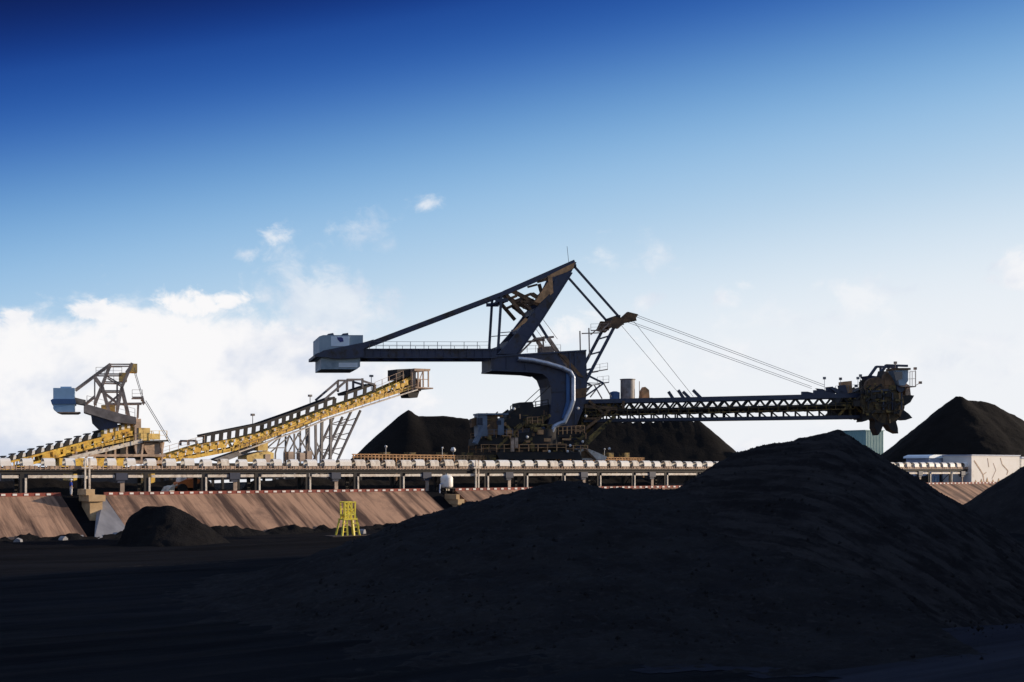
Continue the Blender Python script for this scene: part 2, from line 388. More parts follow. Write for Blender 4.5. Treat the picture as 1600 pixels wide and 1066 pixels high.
def h_main(X, Y):
    h = ridge(X, Y, [(19.1, 75, 9.2), (17.0, 77, 8.8), (14.2, 80, 8.1)], .665, .50, .62)
    c = (1.6 * X + Y) / 1.887; a = (X - 1.6 * Y) / 1.887
    w = fbm(X * .11, Y * .11, 5) * 3.2
    furrow = np.abs(np.sin(math.pi * (c + w * .12) / .60)) * .24 * (.55 + .8 * (vnoise(c * .5, a * .13, 44) + .5))
    top = sstep(9.4, 8.2, h) * sstep(-.3, 1.5, h)
    return h - furrow * top + fbm(X * .4, Y * .4, 8) * .16 + fbm(X * 2.2, Y * 2.2, 9, 3) * .11
pile('coal_stockpile', h_main, -2, 42, 50, 100, .095, 'coal_streak', 'tall black coal pile in the foreground with furrowed slope and peaked top')
def h_left(X, Y):
    pts = [(13, 80.5, 5.7), (9.5, 80, 5.62), (5.6, 80, 5.8), (3.0, 80, 6.15), (.9, 80, 5.75), (-1.6, 80, 4.75), (-4, 80, 3.7), (-6.3, 80, 2.85), (-9, 80, 1.3), (-13, 82, .2), (-19, 84, -.7)]
    h = ridge(X, Y, pts, .34, .215, .42) + .38
    h = np.log1p(np.exp(np.clip(h * 1.7, -30, 30))) / 1.7 - .18
    return h + fbm(X * .16, Y * .16, 31) * .55 * sstep(.2, 2, h) + fbm(X * .7, Y * .7, 32) * .2 * sstep(-.2, .6, h) + fbm(X * 2.4, Y * 2.4, 33, 3) * .12
pile('coal_mound', h_left, -38, 18, 40, 104, .17, 'coal', 'low broad black coal mound in the foreground, left of the tall furrowed pile')
def h_front(X, Y):
    h = ridge(X, Y, [(8.0, 62.5, 2.1), (10.6, 62.3, 2.3)], .55, .42)
    return h + fbm(X * .9, Y * .9, 51) * .3 + fbm(X * 3, Y * 3, 52, 3) * .12
pile('coal_mound', h_front, 0, 19, 52, 73, .15, 'coal_dark', 'small darker black coal mound at the front foot of the tall furrowed pile')
# loose lumps of coal lying on and around the piles
def lumps(name, n, seed, area):
    rn = np.random.RandomState(seed); X = rn.uniform(area[0], area[1], n * 6); Y = rn.uniform(area[2], area[3], n * 6)
    sz = .025 + .12 * rn.rand(n * 6) ** 6
    Zm = np.maximum(np.maximum(h_main(X, Y), h_left(X, Y)), h_front(X, Y))
    ok = ((Zm > .15) & (Zm < 1.5)) | ((rn.rand(n * 6) < .5) & (Zm > 0.15)) | (rn.rand(n * 6) < .06); X, Y, Zm, sz = X[ok][:n], Y[ok][:n], Zm[ok][:n], sz[ok][:n]
    Zm = np.maximum(Zm, 0.02); base = np.array([(1, 0, 0), (-.6, .9, 0), (-.5, -.9, .1), (.1, 0, 1.0), (0, .1, -.9)])
    fc = np.array([(0, 1, 3), (1, 2, 3), (2, 0, 3), (1, 0, 4), (2, 1, 4), (0, 2, 4)])
    an = rn.rand(len(X)) * 6.28; ca, sa = np.cos(an), np.sin(an); j = 1 + .5 * (rn.rand(len(X), 5, 3) - .5)
    b = base[None] * j * sz[:, None, None]
    V = np.stack([b[..., 0] * ca[:, None] - b[..., 1] * sa[:, None] + X[:, None], b[..., 0] * sa[:, None] + b[..., 1] * ca[:, None] + Y[:, None], b[..., 2] + Zm[:, None]], -1).reshape(-1, 3)
    Fc = (fc[None] + (np.arange(len(X)) * 5)[:, None, None]).reshape(-1, 3)
    me = bpy.data.meshes.new(name); me.from_pydata(V.tolist(), [], Fc.tolist()); me.materials.append(M['coal']); o = bpy.data.objects.new(name, me); C.objects.link(o); return tag(o, kind='stuff')
lumps('coal_lumps', 5200, 4, (-10, 38, 46, 84))
def h_right(X, Y):
    h = ridge(X, Y, [(68, 150, 12.2), (88, 146, 18), (103, 134, 29), (92, 100, 33), (82, 68, 33), (80, 40, 32), (80, 15, 28)], .69, .69)  # crest beyond the first points is an unseen ridge added to shade the foreground
    return h + fbm(X * .3, Y * .3, 61) * .35 + fbm(X * 1.4, Y * 1.4, 62) * .18
pile('coal_stockpile', h_right, 30, 155, -30, 185, .5, 'coal', 'black coal pile cut off by the right edge of the picture, with an unseen ridge added to shade the foreground', base=-1.0)
def h_small(X, Y):
    h = ridge(X, Y, [(-34.6, 121, 3.35), (-32.6, 121, 3.5), (-31.2, 121.3, 2.9)], .72, .80)
    h = h - 4.5 * np.clip(-36.0 - X, 0, 5)
    return h + fbm(X * .9, Y * .9, 71) * .2 + fbm(X * 2.5, Y * 2.5, 72, 3) * .12
pile('coal_mound', h_small, -42, -22, 111, 127, .2, 'coal_dark', 'small black coal mound heaped against the brown slope on the left')
def h_back(X, Y):
    h = ridge(X, Y, [(-20.8, 258, 18.9), (-19.5, 258, 17.7), (-9, 258, 17.3), (38, 262, 17.0)], .88, .7)
    return h + fbm(X * .12, Y * .12, 81) * .5 + fbm(X * .6, Y * .6, 82) * .14
pile('coal_stockpile', h_back, -44, 62, 230, 292, .7, 'coal_far', 'long dark coal stockpile behind the big bucket wheel machine', base=ZT)
def h_back2(X, Y):
    h = ridge(X, Y, [(93.2, 268, 22.4), (95.5, 268, 21.2), (101, 269, 20.6), (104, 269, 19.0), (112, 268, 14.5)], .86, .72)
    return h + fbm(X * .12, Y * .12, 91) * .6 + fbm(X * .7, Y * .7, 92) * .3
pile('coal_stockpile', h_back2, 66, 140, 240, 305, .6, 'coal_far', 'peaked dark coal stockpile in the right background above the white wall', base=ZT)
# coal spill along the foot of the slope
sA = np.arange(s_of(-60, FT), s_of(760, FT), .3); tA = np.arange(FT - 4.2, FT + 2.6, .2)
SA, TA = np.meshgrid(sA, tA)
hp = .34 + .5 * (fbm(SA * .22, TA * 0 + 3, 101) + .45) + .3 * fbm(SA * 1.1, TA * .8, 102)
zw = hp * np.exp(-((TA - FT + .2 + fbm(SA * .15, SA * 0, 103) * 1.2) / 1.25) ** 2) * 1.5 + fbm(SA * 2.2, TA * 2.2, 104, 3) * .12
XW, YW = st2w(SA, TA)
tag(grid_mesh('coal_spill', XW, YW, zw - .16, 'coal_dark', zw > .12), kind='stuff')

# loose coal heaped behind the long conveyor
sA = np.arange(s_of(-60, 142), s_of(1010, 142), .35); tA = np.arange(137.5, 149, .3)
SA, TA = np.meshgrid(sA, tA)
dip = sstep(s_of(322, 142), s_of(332, 142), SA) * (1 - sstep(s_of(392, 142), s_of(402, 142), SA))
hp = (1.75 + .9 * fbm(SA * .12, TA * .1, 111)) * (1 - .72 * dip)
zw = hp * np.clip(1.25 - np.abs(TA - 142.5) / 3.4, 0, 1) + fbm(SA * .8, TA * .8, 112) * .35
XW, YW = st2w(SA, TA)
tag(grid_mesh('coal_heap', XW, YW, ZT + zw - .25, 'coal_far', zw > .15), kind='stuff')

# ------------------------------------------------------------------ stained slope with kerb rail
LF = Fr(0, 0, 0, 38)
def slope_mb(s0, s1, off=0.0, thick=.3, zb=-1.3):
    mb = MB(); t0 = FT - (-zb) * (TT - FT) / ZT
    vs = []
    for s_ in (s0, s1):
        vs += [(s_, t0 + off, zb), (s_, TT + off, ZT), (s_, TT + off + .8, ZT), (s_, TT + off + .8, ZT - thick), (s_, t0 + off + .4, zb - thick)]
    mb.add(vs, [(0, 1, 2, 3, 4), (9, 8, 7, 6, 5), (0, 5, 6, 1), (1, 6, 7, 2), (2, 7, 8, 3), (3, 8, 9, 4), (4, 9, 5, 0)])
    return mb
segs = [(s_of(-120, TT), GAPS[0][0], 'brown coal-stained concrete slope below the conveyor at the far left, ending at the tan pier'),
        (GAPS[0][1], GAPS[1][0], 'long brown streaked concrete slope below the conveyor, behind the yellow stand'),
        (GAPS[1][1], s_of(1680, TT), 'pale brown concrete slope right of the white tank, seen again between the coal piles')]
for i, (a, b, lab) in enumerate(segs):
    root = thing('retaining_slope', Fr(*st2w(a, FT), 0, 38), lab, 'retaining wall')
    sub = MB()
    n = max(1, int((b - a) / 30))
    mb = slope_mb(0, b - a); mb.v = [(x, y - FT, z) for x, y, z in mb.v]
    mb.build('slope_face', 'conc', root)
    k = MB(); mb2 = MB()
    L_ = b - a
    k.box(0, L_, TT - FT + .05, TT - FT + .22, ZT, ZT + .34)
    k.mi = 1
    x = .5
    while x < L_ - .5:
        k.box(x, x + .42, TT - FT + .0, TT - FT + .26, ZT + .08, ZT + .28); x += 1.13
    k.build('kerb_rail', ['red', 'white'], root)
    if i == 1:      # splayed wing wall on its left end
        w = MB(); A0 = (0, TT - FT, ZT - .05); A1 = (0, 0, 0.02); A2 = (-4.2, -.6, 0); A3 = (-1.4, TT - FT - 1.6, ZT - 1.2)
        w.add([A0, A1, A2, A3, (0.2, TT - FT, ZT - .5), (.2, .3, -.3), (-4, -.3, -.4), (-1.2, TT - FT - 1.4, ZT - 1.7)],
              [(0, 3, 2, 1), (4, 5, 6, 7), (0, 1, 5, 4), (1, 2, 6, 5), (2, 3, 7, 6), (3, 0, 4, 7)])
        w.build('wing_wall', 'conc3', root)
# piers in the gaps
for px0, px1, yt, yb, lab in ((134, 160, 776, 806, 'stepped tan concrete pier between the two left slopes'), (709, 719, 782, 800, 'tan concrete pier beside the white tank, half behind the coal mound')):
    f = fr_line((px0 + px1) / 2, TT - 2.2, 38, 0); root = thing('concrete_pier', f, lab, 'pier')
    mb = MB(); a = f.L(px0, yt); b = f.L(px1, yb); hw = (b.x - a.x) / 2; zc = a.z
    mb.box(-hw * .75, hw * .75, -.6, 1.8, 0, zc - .5); mb.build('pier_shaft', 'conc2', root)
    mb = MB(); mb.box(-hw, hw, -.9, 2.0, zc - .5, zc + .15); mb.box(-hw * 1.25, -hw * .2, -.7, 1.8, zc + .15, zc + .75); mb.build('pier_cap', 'conc2', root)
for k, (px, py) in enumerate(((28, 849), (98, 846), (125, 844), (357, 836), (566, 834))):
    Y = H * F / (py - HY); lab = ['far left at the foot of the brown slope', 'left of the pier, at the slope foot', 'just below the tan pier, at the slope foot', 'at the right toe of the small coal mound', 'beside the yellow stand'][k]
    mb = MB(); mb.prism([(-.35, 0), (.38, 0), (.3, .4), (-.05, .55), (-.28, .3)], -.3, .3)
    o = mb.build('concrete_block', 'conc3'); o.location = ((px - 800) / F * Y, Y, -.05); o.rotation_euler = (0, .2 * (k % 2), k * 1.1)
    tag(o, 'pale loose concrete lump lying ' + lab, 'rubble', 'pale lumps along the slope foot')

# ------------------------------------------------------------------ the long conveyor on the terrace
CT = 134.0; BAY = 6.58; S0 = 41.2
root = thing('belt_conveyor', Fr(*st2w(S0, CT), ZT, 38), 'long white-hooded belt conveyor on short posts along the top of the brown slope', 'conveyor')
nb0, nb1 = -2, 26
def zc(z): return z - ZT
deck = MB(); deck.box(nb0 * BAY, nb1 * BAY, .1, 2.2, zc(6.42), zc(6.80)); deck.box(nb0 * BAY, nb1 * BAY, -.05, .1, zc(6.72), zc(6.86))
deck.build('deck', 'dark', root)
belt = MB(); belt.box(nb0 * BAY, nb1 * BAY, .45, 1.9, zc(7.12), zc(7.16)); belt.build('belt', 'rubber', root)
first = None
for b in range(nb0, nb1):
    for j in range(3):
        x0 = b * BAY + j * BAY / 3; wide = BAY / 3 * (.50 if b < 5 else .68 if b < 13 else .58); x0 += (random.random() - .5) * .12; wide *= random.uniform(.86, 1.12)
        mb = MB(); n = 8; zb = zc(7.28)
        ang = [math.pi * i / n for i in range(n + 1)]
        out = [(.56 - .58 * math.cos(a), zb + .80 * math.sin(a) ** .6) for a in ang]; inn = [(.56 - .52 * math.cos(a), zb + .73 * math.sin(a) ** .6) for a in ang]
        vs = [(x, y, z) for x in (0, wide) for y, z in out] + [(x, y, z) for x in (0, wide) for y, z in inn]; m_ = n + 1
        fs = [(i + 1, i, i + m_, i + 1 + m_) for i in range(n)] + [(2 * m_ + i, 2 * m_ + i + 1, 3 * m_ + i + 1, 3 * m_ + i) for i in range(n)]
        fs += [(i, i + 1, 2 * m_ + i + 1, 2 * m_ + i) for i in range(n)] + [(m_ + i + 1, m_ + i, 3 * m_ + i, 3 * m_ + i + 1) for i in range(n)]
        mb.add(vs, fs)
        for q in (0.02, wide - .07): mb.box(q, q + .05, .0, .05, zb - .02, zb + .30)
        o = mb.build('hood', 'pale' if random.random() < .22 else 'white', root); o.location.x = x0; o.location.z = random.uniform(-.04, .04); o.rotation_euler[0] = random.uniform(-.02, .02)
    # stringer with idler brackets
    mb = MB(); X0 = b * BAY
    mb.box(X0 + .02, X0 + BAY - .02, .02, .10, zc(6.92), zc(7.02))
    k = 0
    while k * .52 < BAY - .2:
        x = X0 + .15 + k * .52; mb.box(x, x + .10, .0, .14, zc(6.80), zc(7.30)); mb.tube((x + .05, .1, zc(7.08)), (x + .05, 2.1, zc(7.08)), .07, n=6); k += 1
    for k in range(3): x = X0 + .25 + k * BAY / 3; mb.box(x, x + BAY / 3 * .58, .03, .06, zc(6.98), zc(7.26))
    mb.build('idler_frame', 'tan', root)
    # return-side guard, posts
    if b % 2 == 0:
        mb = MB(); mb.box(X0 + .5, X0 + BAY * .96, -.08, .04, zc(6.0), zc(6.30)); mb.build('guard_panel', 'pale', root)
    else:
        mb = MB(); mb.box(X0 + .5, X0 + BAY * .45, -.08, .04, zc(6.0), zc(6.30)); mb.box(X0 + BAY * .68, X0 + BAY * .93, -.08, .04, zc(6.0), zc(6.30)); mb.build('guard_panel', 'pale', root)
        mb = MB(); mb.box(X0 + BAY * .47, X0 + BAY * .66, -.22, .5, zc(5.75), zc(6.5)); mb.box(X0 + BAY * .50, X0 + BAY * .62, -.1, .4, zc(5.45), zc(5.75))
        mb.build('idler_box', 'navy2', root)
    mb = MB(); mb.box(X0 + .16, X0 + .36, -.12, .06, 0, zc(6.02)); mb.box(X0 + .1, X0 + .6, -.15, .1, 0, .22); mb.build('post', 'pale', root)
    mb = MB(); mb.box(X0 - .32, X0 + .12, -.02, .2, 0, zc(6.45)); mb.box(X0 - .28, X0 + .10, 1.9, 2.15, 0, zc(6.45))
    mb.beam((X0, .1, zc(6.2)), (X0, 2.0, zc(4.5)), .1); mb.build('trestle', 'dark', root)
    if b % 2 == 1:
        mb = MB(); mb.box(X0 + BAY * .55, X0 + BAY * .62, .0, .12, 0, zc(6.4)); mb.build('slim_post', 'mauve', root)
for kx in (1, 8):
    mb = MB(); X0 = kx * BAY - (.35 if kx == 1 else -4.6)
    for dx in (0, .45): mb.box(X0 + dx, X0 + dx + .16, -.35, -.18, 0, zc(8.1))
    mb.box(X0 - .3, X0 + .9, -.38, -.15, zc(7.0), zc(7.15)); mb.box(X0, X0 + .61, -.3, -.2, zc(5.9), zc(6.2))
    mb.build('tall_frame', 'pale', root)

# things on the terrace under and behind the conveyor
f = Fr(*st2w(s_of(290, 138.3), 138.3), ZT, 38)
root = thing('wheel_loader', f, 'orange wheel loader with white cab parked behind the conveyor posts on the left', 'loader')
mb = MB(); mb.prism([(-1.2, .6), (1.6, .6), (1.7, 1.5), (.9, 1.7), (-.2, 1.6), (-1.2, 1.2)], -.7, .7); mb.build('body', 'orange', root)
mb = MB(); mb.prism([(-.9, 1.3), (-.1, 1.4), (-.2, 2.1), (-.8, 2.1)], -.6, .6); mb.build('cab', 'white', root)
mb = MB(); mb.prism([(-2.6, .1), (-1.8, .1), (-1.7, .9), (-2.2, .75)], -1.0, 1.0); mb.beam((-1.9, -.5, .6), (-1.0, -.5, 1.1), .15); mb.beam((-1.9, .5, .6), (-1.0, .5, 1.1), .15); mb.build('bucket', 'pale', root)
for x in (-.8, 1.2):
    for y in (-.95, .95):
        mb = MB(); mb.tube((x, y - .2, .55), (x, y + .2, .55), .55, n=14); mb.build('wheel', 'rubber', root)
# pond far behind, seen between the posts
mb = MB(); n = 28; vs = []
cx, cy = -62.0, 285.0
for i in range(n):
    a = 2 * math.pi * i / n; r = 1 + .18 * math.sin(3 * a + 1) + .1 * math.sin(5 * a)
    vs.append((cx + 8.5 * r * math.cos(a) , cy + 60 * r * math.sin(a), ZT + .02))
mb.add(vs, [tuple(range(n))]); tag(mb.build('pond_water', 'water'), kind='structure')

f = fr_line(698, 133.0, 38, ZT - .3)
root = thing('storage_tank', f, 'upright white tank with domed top on a dark stand in the gap of the slope', 'tank')
mb = MB(); n = 16
prof_ = [(.0, 2.35), (.45, 2.28), (.72, 2.1), (.8, 1.9), (.8, .9), (.74, .72), (0, .68)]
vs = [(r * math.cos(2 * math.pi * i / n), r * math.sin(2 * math.pi * i / n), z) for r, z in prof_ for i in range(n)]
mb.add(vs, [(j * n + i, (j + 1) * n + i, (j + 1) * n + (i + 1) % n, j * n + (i + 1) % n) for j in range(len(prof_) - 1) for i in range(n)], True); mb.build('tank_shell', 'white', root)
mb = MB()
for x in (-.6, .6):
    for y in (-.6, .6): mb.beam((x, y, -.6), (x * .9, y * .9, .8), .12)
mb.box(-.8, .8, -.8, .8, .58, .68); mb.build('stand', 'dark', root)
mb = MB(); mb.path([(-.85, -.3, 1.2), (-1.25, -.3, 1.1), (-1.3, -.3, -.3)], .09); mb.build('pipe', 'shed', root)
mb = MB(); mb.tube((0, 0, 2.3), (0, 0, 2.48), .2, n=12); mb.build('lid', 'pale', root)

# worker
def skin_obj(name, vs, es, rad, m, parent, lv=1):
    me = bpy.data.meshes.new(name); me.from_pydata(vs, es, []); o = bpy.data.objects.new(name, me); C.objects.link(o); o.parent = parent
    md = o.modifiers.new('skin', 'SKIN')
    if not me.skin_vertices: me.attributes.new
    for i, r in enumerate(rad):
        me.skin_vertices[0].data[i].radius = (r, r) if not isinstance(r, tuple) else r
    me.skin_vertices[0].data[0].use_root = True
    md.use_smooth_shade = True
    s_ = o.modifiers.new('sub', 'SUBSURF'); s_.levels = lv; s_.render_levels = lv
    me.materials.append(M[m]); return o
f = Fr(*st2w(s_of(111, 133.2), 133.2), ZT - .04, -60)
root = thing('person', f, 'worker in a blue shirt, pale trousers and white helmet standing on the slope edge', 'person')
V = [(0, 0, .93), (0, 0, 1.15), (0, 0, 1.38), (0, 0, 1.5), (0, .01, 1.6), (0, .01, 1.7),
     (-.1, 0, .88), (-.12, .01, .5), (-.12, -.01, .1), (-.12, .14, .04), (.1, 0, .88), (.13, .02, .5), (.13, -.01, .1), (.13, .14, .04),
     (-.19, 0, 1.4), (-.25, -.02, 1.13), (-.22, .12, .92), (.19, 0, 1.4), (.25, -.02, 1.13), (.22, .12, .92)]
Ed = [(0, 1), (1, 2), (2, 3), (3, 4), (4, 5), (0, 6), (6, 7), (7, 8), (8, 9), (0, 10), (10, 11), (11, 12), (12, 13), (2, 14), (14, 15), (15, 16), (2, 17), (17, 18), (18, 19)]
Rd = [.13, .12, .14, .055, .085, .09, .09, .06, .04, .035, .09, .06, .04, .035, .055, .042, .03, .055, .042, .03]
for sgn, wi in ((-1, 16), (1, 19)):
    wx, wy, wz = V[wi]
    for q, (dx, ln) in enumerate(((-.03, .08), (-.01, .095), (.012, .09), (.032, .07))):
        V.append((wx + dx, wy + .05, wz - .06)); V.append((wx + dx, wy + .065, wz - .06 - ln)); i = len(V)
        Ed += [(wi, i - 2), (i - 2, i - 1)]; Rd += [.011, .009]
    V.append((wx - sgn * .045, wy + .06, wz - .05)); V.append((wx - sgn * .05, wy + .09, wz - .09)); i = len(V); Ed += [(wi, i - 2), (i - 2, i - 1)]; Rd += [.013, .010]
skin_obj('body', V, Ed, Rd, 'skin', root)
skin_obj('shirt', [(0, 0, .98), (0, 0, 1.15), (0, 0, 1.37), (0, 0, 1.46), (-.2, 0, 1.4), (-.265, -.02, 1.12), (.2, 0, 1.4), (.265, -.02, 1.12)], [(0, 1), (1, 2), (2, 3), (2, 4), (4, 5), (2, 6), (6, 7)], [.19, .18, .18, .085, .08, .07, .08, .07], 'blue_cloth', root)
skin_obj('trousers', [(0, 0, 1.0), (0, 0, .92), (-.11, 0, .82), (-.13, .01, .5), (-.13, -.01, .12), (.11, 0, .82), (.14, .02, .5), (.14, -.01, .12)], [(0, 1), (1, 2), (2, 3), (3, 4), (1, 5), (5, 6), (6, 7)], [.15, .16, .13, .1, .085, .13, .1, .085], 'white_cloth', root)
mb = MB(); mb.ball((0, .01, 1.70), .125, 12, (1, 1.15, .9)); mb.tube((0, .03, 1.69), (0, .03, 1.70), .15, n=12); mb.build('helmet', 'hatw', root)

# yellow stand on the yard floor
Y = H * F / (838 - HY); f = Fr((543.5 - 800) / F * Y, Y, 0, 36)
root = thing('access_stand', f, 'two-tier yellow steel access stand on splayed legs at the foot of the brown slope', 'stand')
legs = [(-1.05, -.7, -.72, -.45), (-.42, -.7, -.35, -.45), (.35, -.7, .30, -.45), (1.0, -.7, .72, -.45), (-1.05, .7, -.72, .45), (1.0, .7, .72, .45)]
for x, y, x2, y2 in legs:
    mb = MB(); mb.beam((x, y, 0), (x2, y2, 1.75), .17, .17); mb.build('leg', 'lemon', root)
mb = MB(); mb.box(-.8, .8, -.6, .6, 1.70, 1.84); mb.box(-.55, .6, -.5, .5, 2.18, 2.28); mb.build('platform', 'lemon', root)
mb = MB()
for x in (-.62, -.2, .2, .62):
    for y in (-.45, .45): mb.beam((x * .9, y, 1.84), (x, y, 3.55), .13, .13)
for y in (-.45, .45):
    mb.beam((-.66, y, 3.52), (.66, y, 3.52), .13); mb.beam((-.62, y, 2.8), (.62, y, 2.8), .09); mb.beam((-.5, y, 1.9), (.4, y, 2.8), .1); mb.beam((.5, y, 2.3), (-.1, y, 3.4), .1)
for x in (-.62, .62): mb.beam((x, -.45, 3.5), (x, .45, 3.5), .09)
mb.beam((.62, -.45, 2.3), (1.0, -.6, .9), .12); mb.build('cage', 'lemon', root)
mb = MB()
for z in (.5, .95, 1.35): mb.beam((-.95, -.6, z), (-.4, -.6, z), .07); mb.beam((.35, -.6, z), (.92, -.6, z), .07)
mb.build('brace', 'lemon', root)
mb = MB(); mb.box(-2.2, 2.4, -.9, 1.1, -.06, .10); mb.build('base_slab', 'conc4', root)

# ------------------------------------------------------------------ inclined conveyors (rail line at t=150)
RT = 150.0
def guards(mb, f, pts, pitch, w, hgt_px, at=0, slant=0.0):   # row of dark belt-guard hoops standing on the incline
    (x0, y0), (x1, y1) = pts; n = int(abs(x1 - x0) / pitch)
    for i in range(n + 1):
        px = x0 + (x1 - x0) * i / n; py = y0 + (y1 - y0) * i / n
        a = f.L(px, py, 0, at); b = f.L(px + slant, py - hgt_px, 0, at)
        for ww in (-w,): mb.beam((a.x, ww, a.z), (b.x, ww, b.z), .16, .52)
        mb.beam((b.x, -w, b.z), (b.x, w, b.z), .16, .3)

# stacker on the left
f = fr_line(180, RT, 38, ZT)
stk = thing('stacker', f, 'small yellow and grey stacker with steel blue counterweight at the far left behind the conveyor', 'mining machine')
HWc = 1.3
def band(f, mb, pts, y0, y1): mb.prism(f.poly(pts), y0, y1)
mb = MB()
for y in (-HWc, HWc - .3):
    band(f, mb, [(-60, 737), (32, 715.5), (138, 687), (202, 672), (202, 676), (138, 690.5), (32, 718.5), (-60, 740)], y, y + .3)
    band(f, mb, [(-60, 748), (32, 726), (138, 697.5), (205, 682.5), (205, 687), (138, 701), (32, 730), (-60, 752)], y, y + .3)
    for i in range(34):
        px = -40 + i * 7.2; yt = 715.5 - (px - 32) * .269; mb.beam(f.L(px, yt + 2, y + .15), f.L(px + (3.6 if i % 2 else -1), yt + 11, y + .15), .1, .12)
mb.build('incline_truss', 'yellow', stk)
mb = MB()
for y in (-HWc - .12, HWc):
    for i in range(9):
        px = 60 + i * 16; yt = 715.5 - (px - 32) * .269; band(f, mb, [(px, yt + 3), (px + 12, yt + 0), (px + 12, yt + 7.5), (px, yt + 10.5)], y, y + .1)
mb.build('side_plate', 'yellow', stk)
mb = MB()
for y in (-HWc, HWc - .12):
    band(f, mb, [(152, 673.5), (204, 660), (204, 672), (152, 684)], y, y + .12)
mb.build('upper_side_guard', 'yellow', stk)
mb = MB()
for i in range(6): a = f.L(156 + i * 9, 677 - i * 2.2, -HWc - .1); mb.box(a.x, a.x + .35, a.y - .02, a.y + .06, a.z - .1, a.z + .45)
mb.build('lamp_box', 'white', stk)
mb = MB(); band(f, mb, [(60, 723), (205, 681), (205, 682.5), (60, 724.5)], -HWc + .3, HWc - .3); band(f, mb, [(-60, 733), (202, 668), (202, 669), (-60, 734)], -.8, .8); mb.build('belt', 'rubber', stk)
mb = MB(); mw = MB()
for i in range(13):
    px = -36 + i * 14.6; py = 733.5 - (px + 36) * .268
    P1 = [(px, py), (px + 1, py - 4), (px + 4, py - 9), (px + 9, py - 12.5), (px + 13, py - 13.5), (px + 13, py - 12), (px + 9.5, py - 10), (px + 8, py - 2.5)]
    mb.prism(f.poly(P1), -.95, -.5); mb.prism(f.poly([(px + 9, py - 12.5), (px + 13, py - 13.5), (px + 13, py - 12), (px + 9, py - 11)]), -.5, .9)
    mw.prism(f.poly([(px + 8.6, py - 3), (px + 9.8, py - 9), (px + 13.5, py - 10.5), (px + 14, py - 4.5)]), -.9, -.8)
mb.build('belt_guard', 'dark', stk); mw.build('guard_sheet', 'white', stk)
mb = MB(); mb.beam(f.L(100, 717, -1.7), f.L(214, 689, -1.7), .5, .45); mb.beam(f.L(100, 717, 1.7), f.L(214, 689, 1.7), .5, .45); mb.build('walkway', 'pale', stk)
mb = MB(); mb.rail(f.L(150, 704, -2.1), f.L(214, 688, -2.1), .9, 1.4, .05); mb.build('handrail', 'yellow2', stk)
# tower frame: turned a little against the rail
g = fr_line(180, RT, 18, ZT)
gl = bpy.data.objects.new('upper_works', None)
def T_(mb):   # carry upper-works coordinates (frame g) into frame f
    out = []
    for v in mb.v:
        wx = g.o.x + v[0] * g.c - v[1] * g.s; wy = g.o.y + v[0] * g.s + v[1] * g.c
        q = f.loc((wx, wy, g.o.z + v[2])); out.append(tuple(q))
    mb.v = out; return mb
def gb(pairs, w, th, hw=1.6, mb=None):
    mb = mb or MB()
    for a, b in pairs:
        for y in ((-hw, hw) if hw else (0,)): mb.beam(g.L(*a, y), g.L(*b, y), w, th)
    return mb
T_(gb([((172, 571), (148, 632)), ((206, 569), (190, 606)), ((190, 606), (182, 648)), ((190, 606), (201, 652)), ((148, 590), (160, 606)), ((160, 606), (172, 650))], .34, .34)).build('mast', 'mauve', stk)
mb = gb([((172, 571), (206, 571)), ((150, 586), (190, 586)), ((163, 598), (194, 599)), ((158, 612), (192, 612)), ((165, 632), (222, 631)), ((148, 588), (148, 634)), ((183, 600), (183, 650)), ((222, 622), (206, 622)), ((216, 632), (215, 654)), ((168, 590), (190, 603)), ((196, 583), (205, 571)), ((160, 612), (183, 630)), ((192, 612), (168, 632)), ((222, 620), (225, 632))], .16, .16)
for a in ((172, 571), (206, 571), (190, 606), (160, 606), (183, 632), (222, 625)): mb.beam(g.L(*a, -1.6), g.L(*a, 1.6), .2, .2)
T_(mb).build('bracing', 'mauve', stk)
T_(gb([((118, 610), (150, 586)), ((150, 586), (172, 570)), ((131, 634), (148, 620))], .2, .22)).build('tie', 'mauve', stk)
mb = MB()
for a in ((192, 590), (208, 576)):
    c = g.L(*a); mb.box(c.x - .45, c.x + .45, -1.2, 1.2, c.z - .5, c.z + .5)
c = g.L(169, 640); mb.box(c.x - .8, c.x + .8, -.7, .7, c.z - .7, c.z + .5); T_(mb).build('winch', 'yellow2', stk)
mb = gb([((209, 576), (224, 626)), ((227, 627), (266, 692))], .07, .07); T_(mb).build('stay_cable', 'grey', stk)
mb = MB(); mb.rail(g.L(206, 622, -1.5), g.L(222, 622, -1.5), .9, .8); mb.rail(g.L(150, 586, -1.5), g.L(190, 586, -1.5), .8, 1.0); mb.rail(g.L(163, 599, -1.5), g.L(192, 599, -1.5), .8, 1.0); T_(mb).build('handrail', 'tan', stk)
mb = MB(); mb.prism(g.poly([(84, 608), (117, 608), (117, 645), (90, 645), (84, 640)]), -2.2, 2.2); mb.prism(g.poly([(95, 605.5), (112, 605.5), (112, 608), (95, 608)]), -1.6, 1.6)
cwt = T_(mb).build('counterweight', 'cwblue', stk)
mb = MB(); mb.prism(g.poly([(80, 627), (83, 625), (118, 625), (119, 633), (82, 633)]), -2.35, 2.35); T_(mb).build('band', 'cwband', cwt)
mb = MB(); mb.prism(g.poly([(90, 645), (126, 645), (122, 647), (96, 647)]), -2.3, 2.3); mb.prism(g.poly([(117, 622), (134, 626), (134, 634), (117, 631)]), -1.3, 1.3); T_(mb).build('counterweight_arm', 'tan', stk)
mb = MB(); mb.prism(g.poly([(131, 637), (136, 633), (190, 648), (212, 653), (212, 664), (182, 661), (140, 648), (131, 645)]), -2.2, 2.2); T_(mb).build('platform', 'mauve', stk)
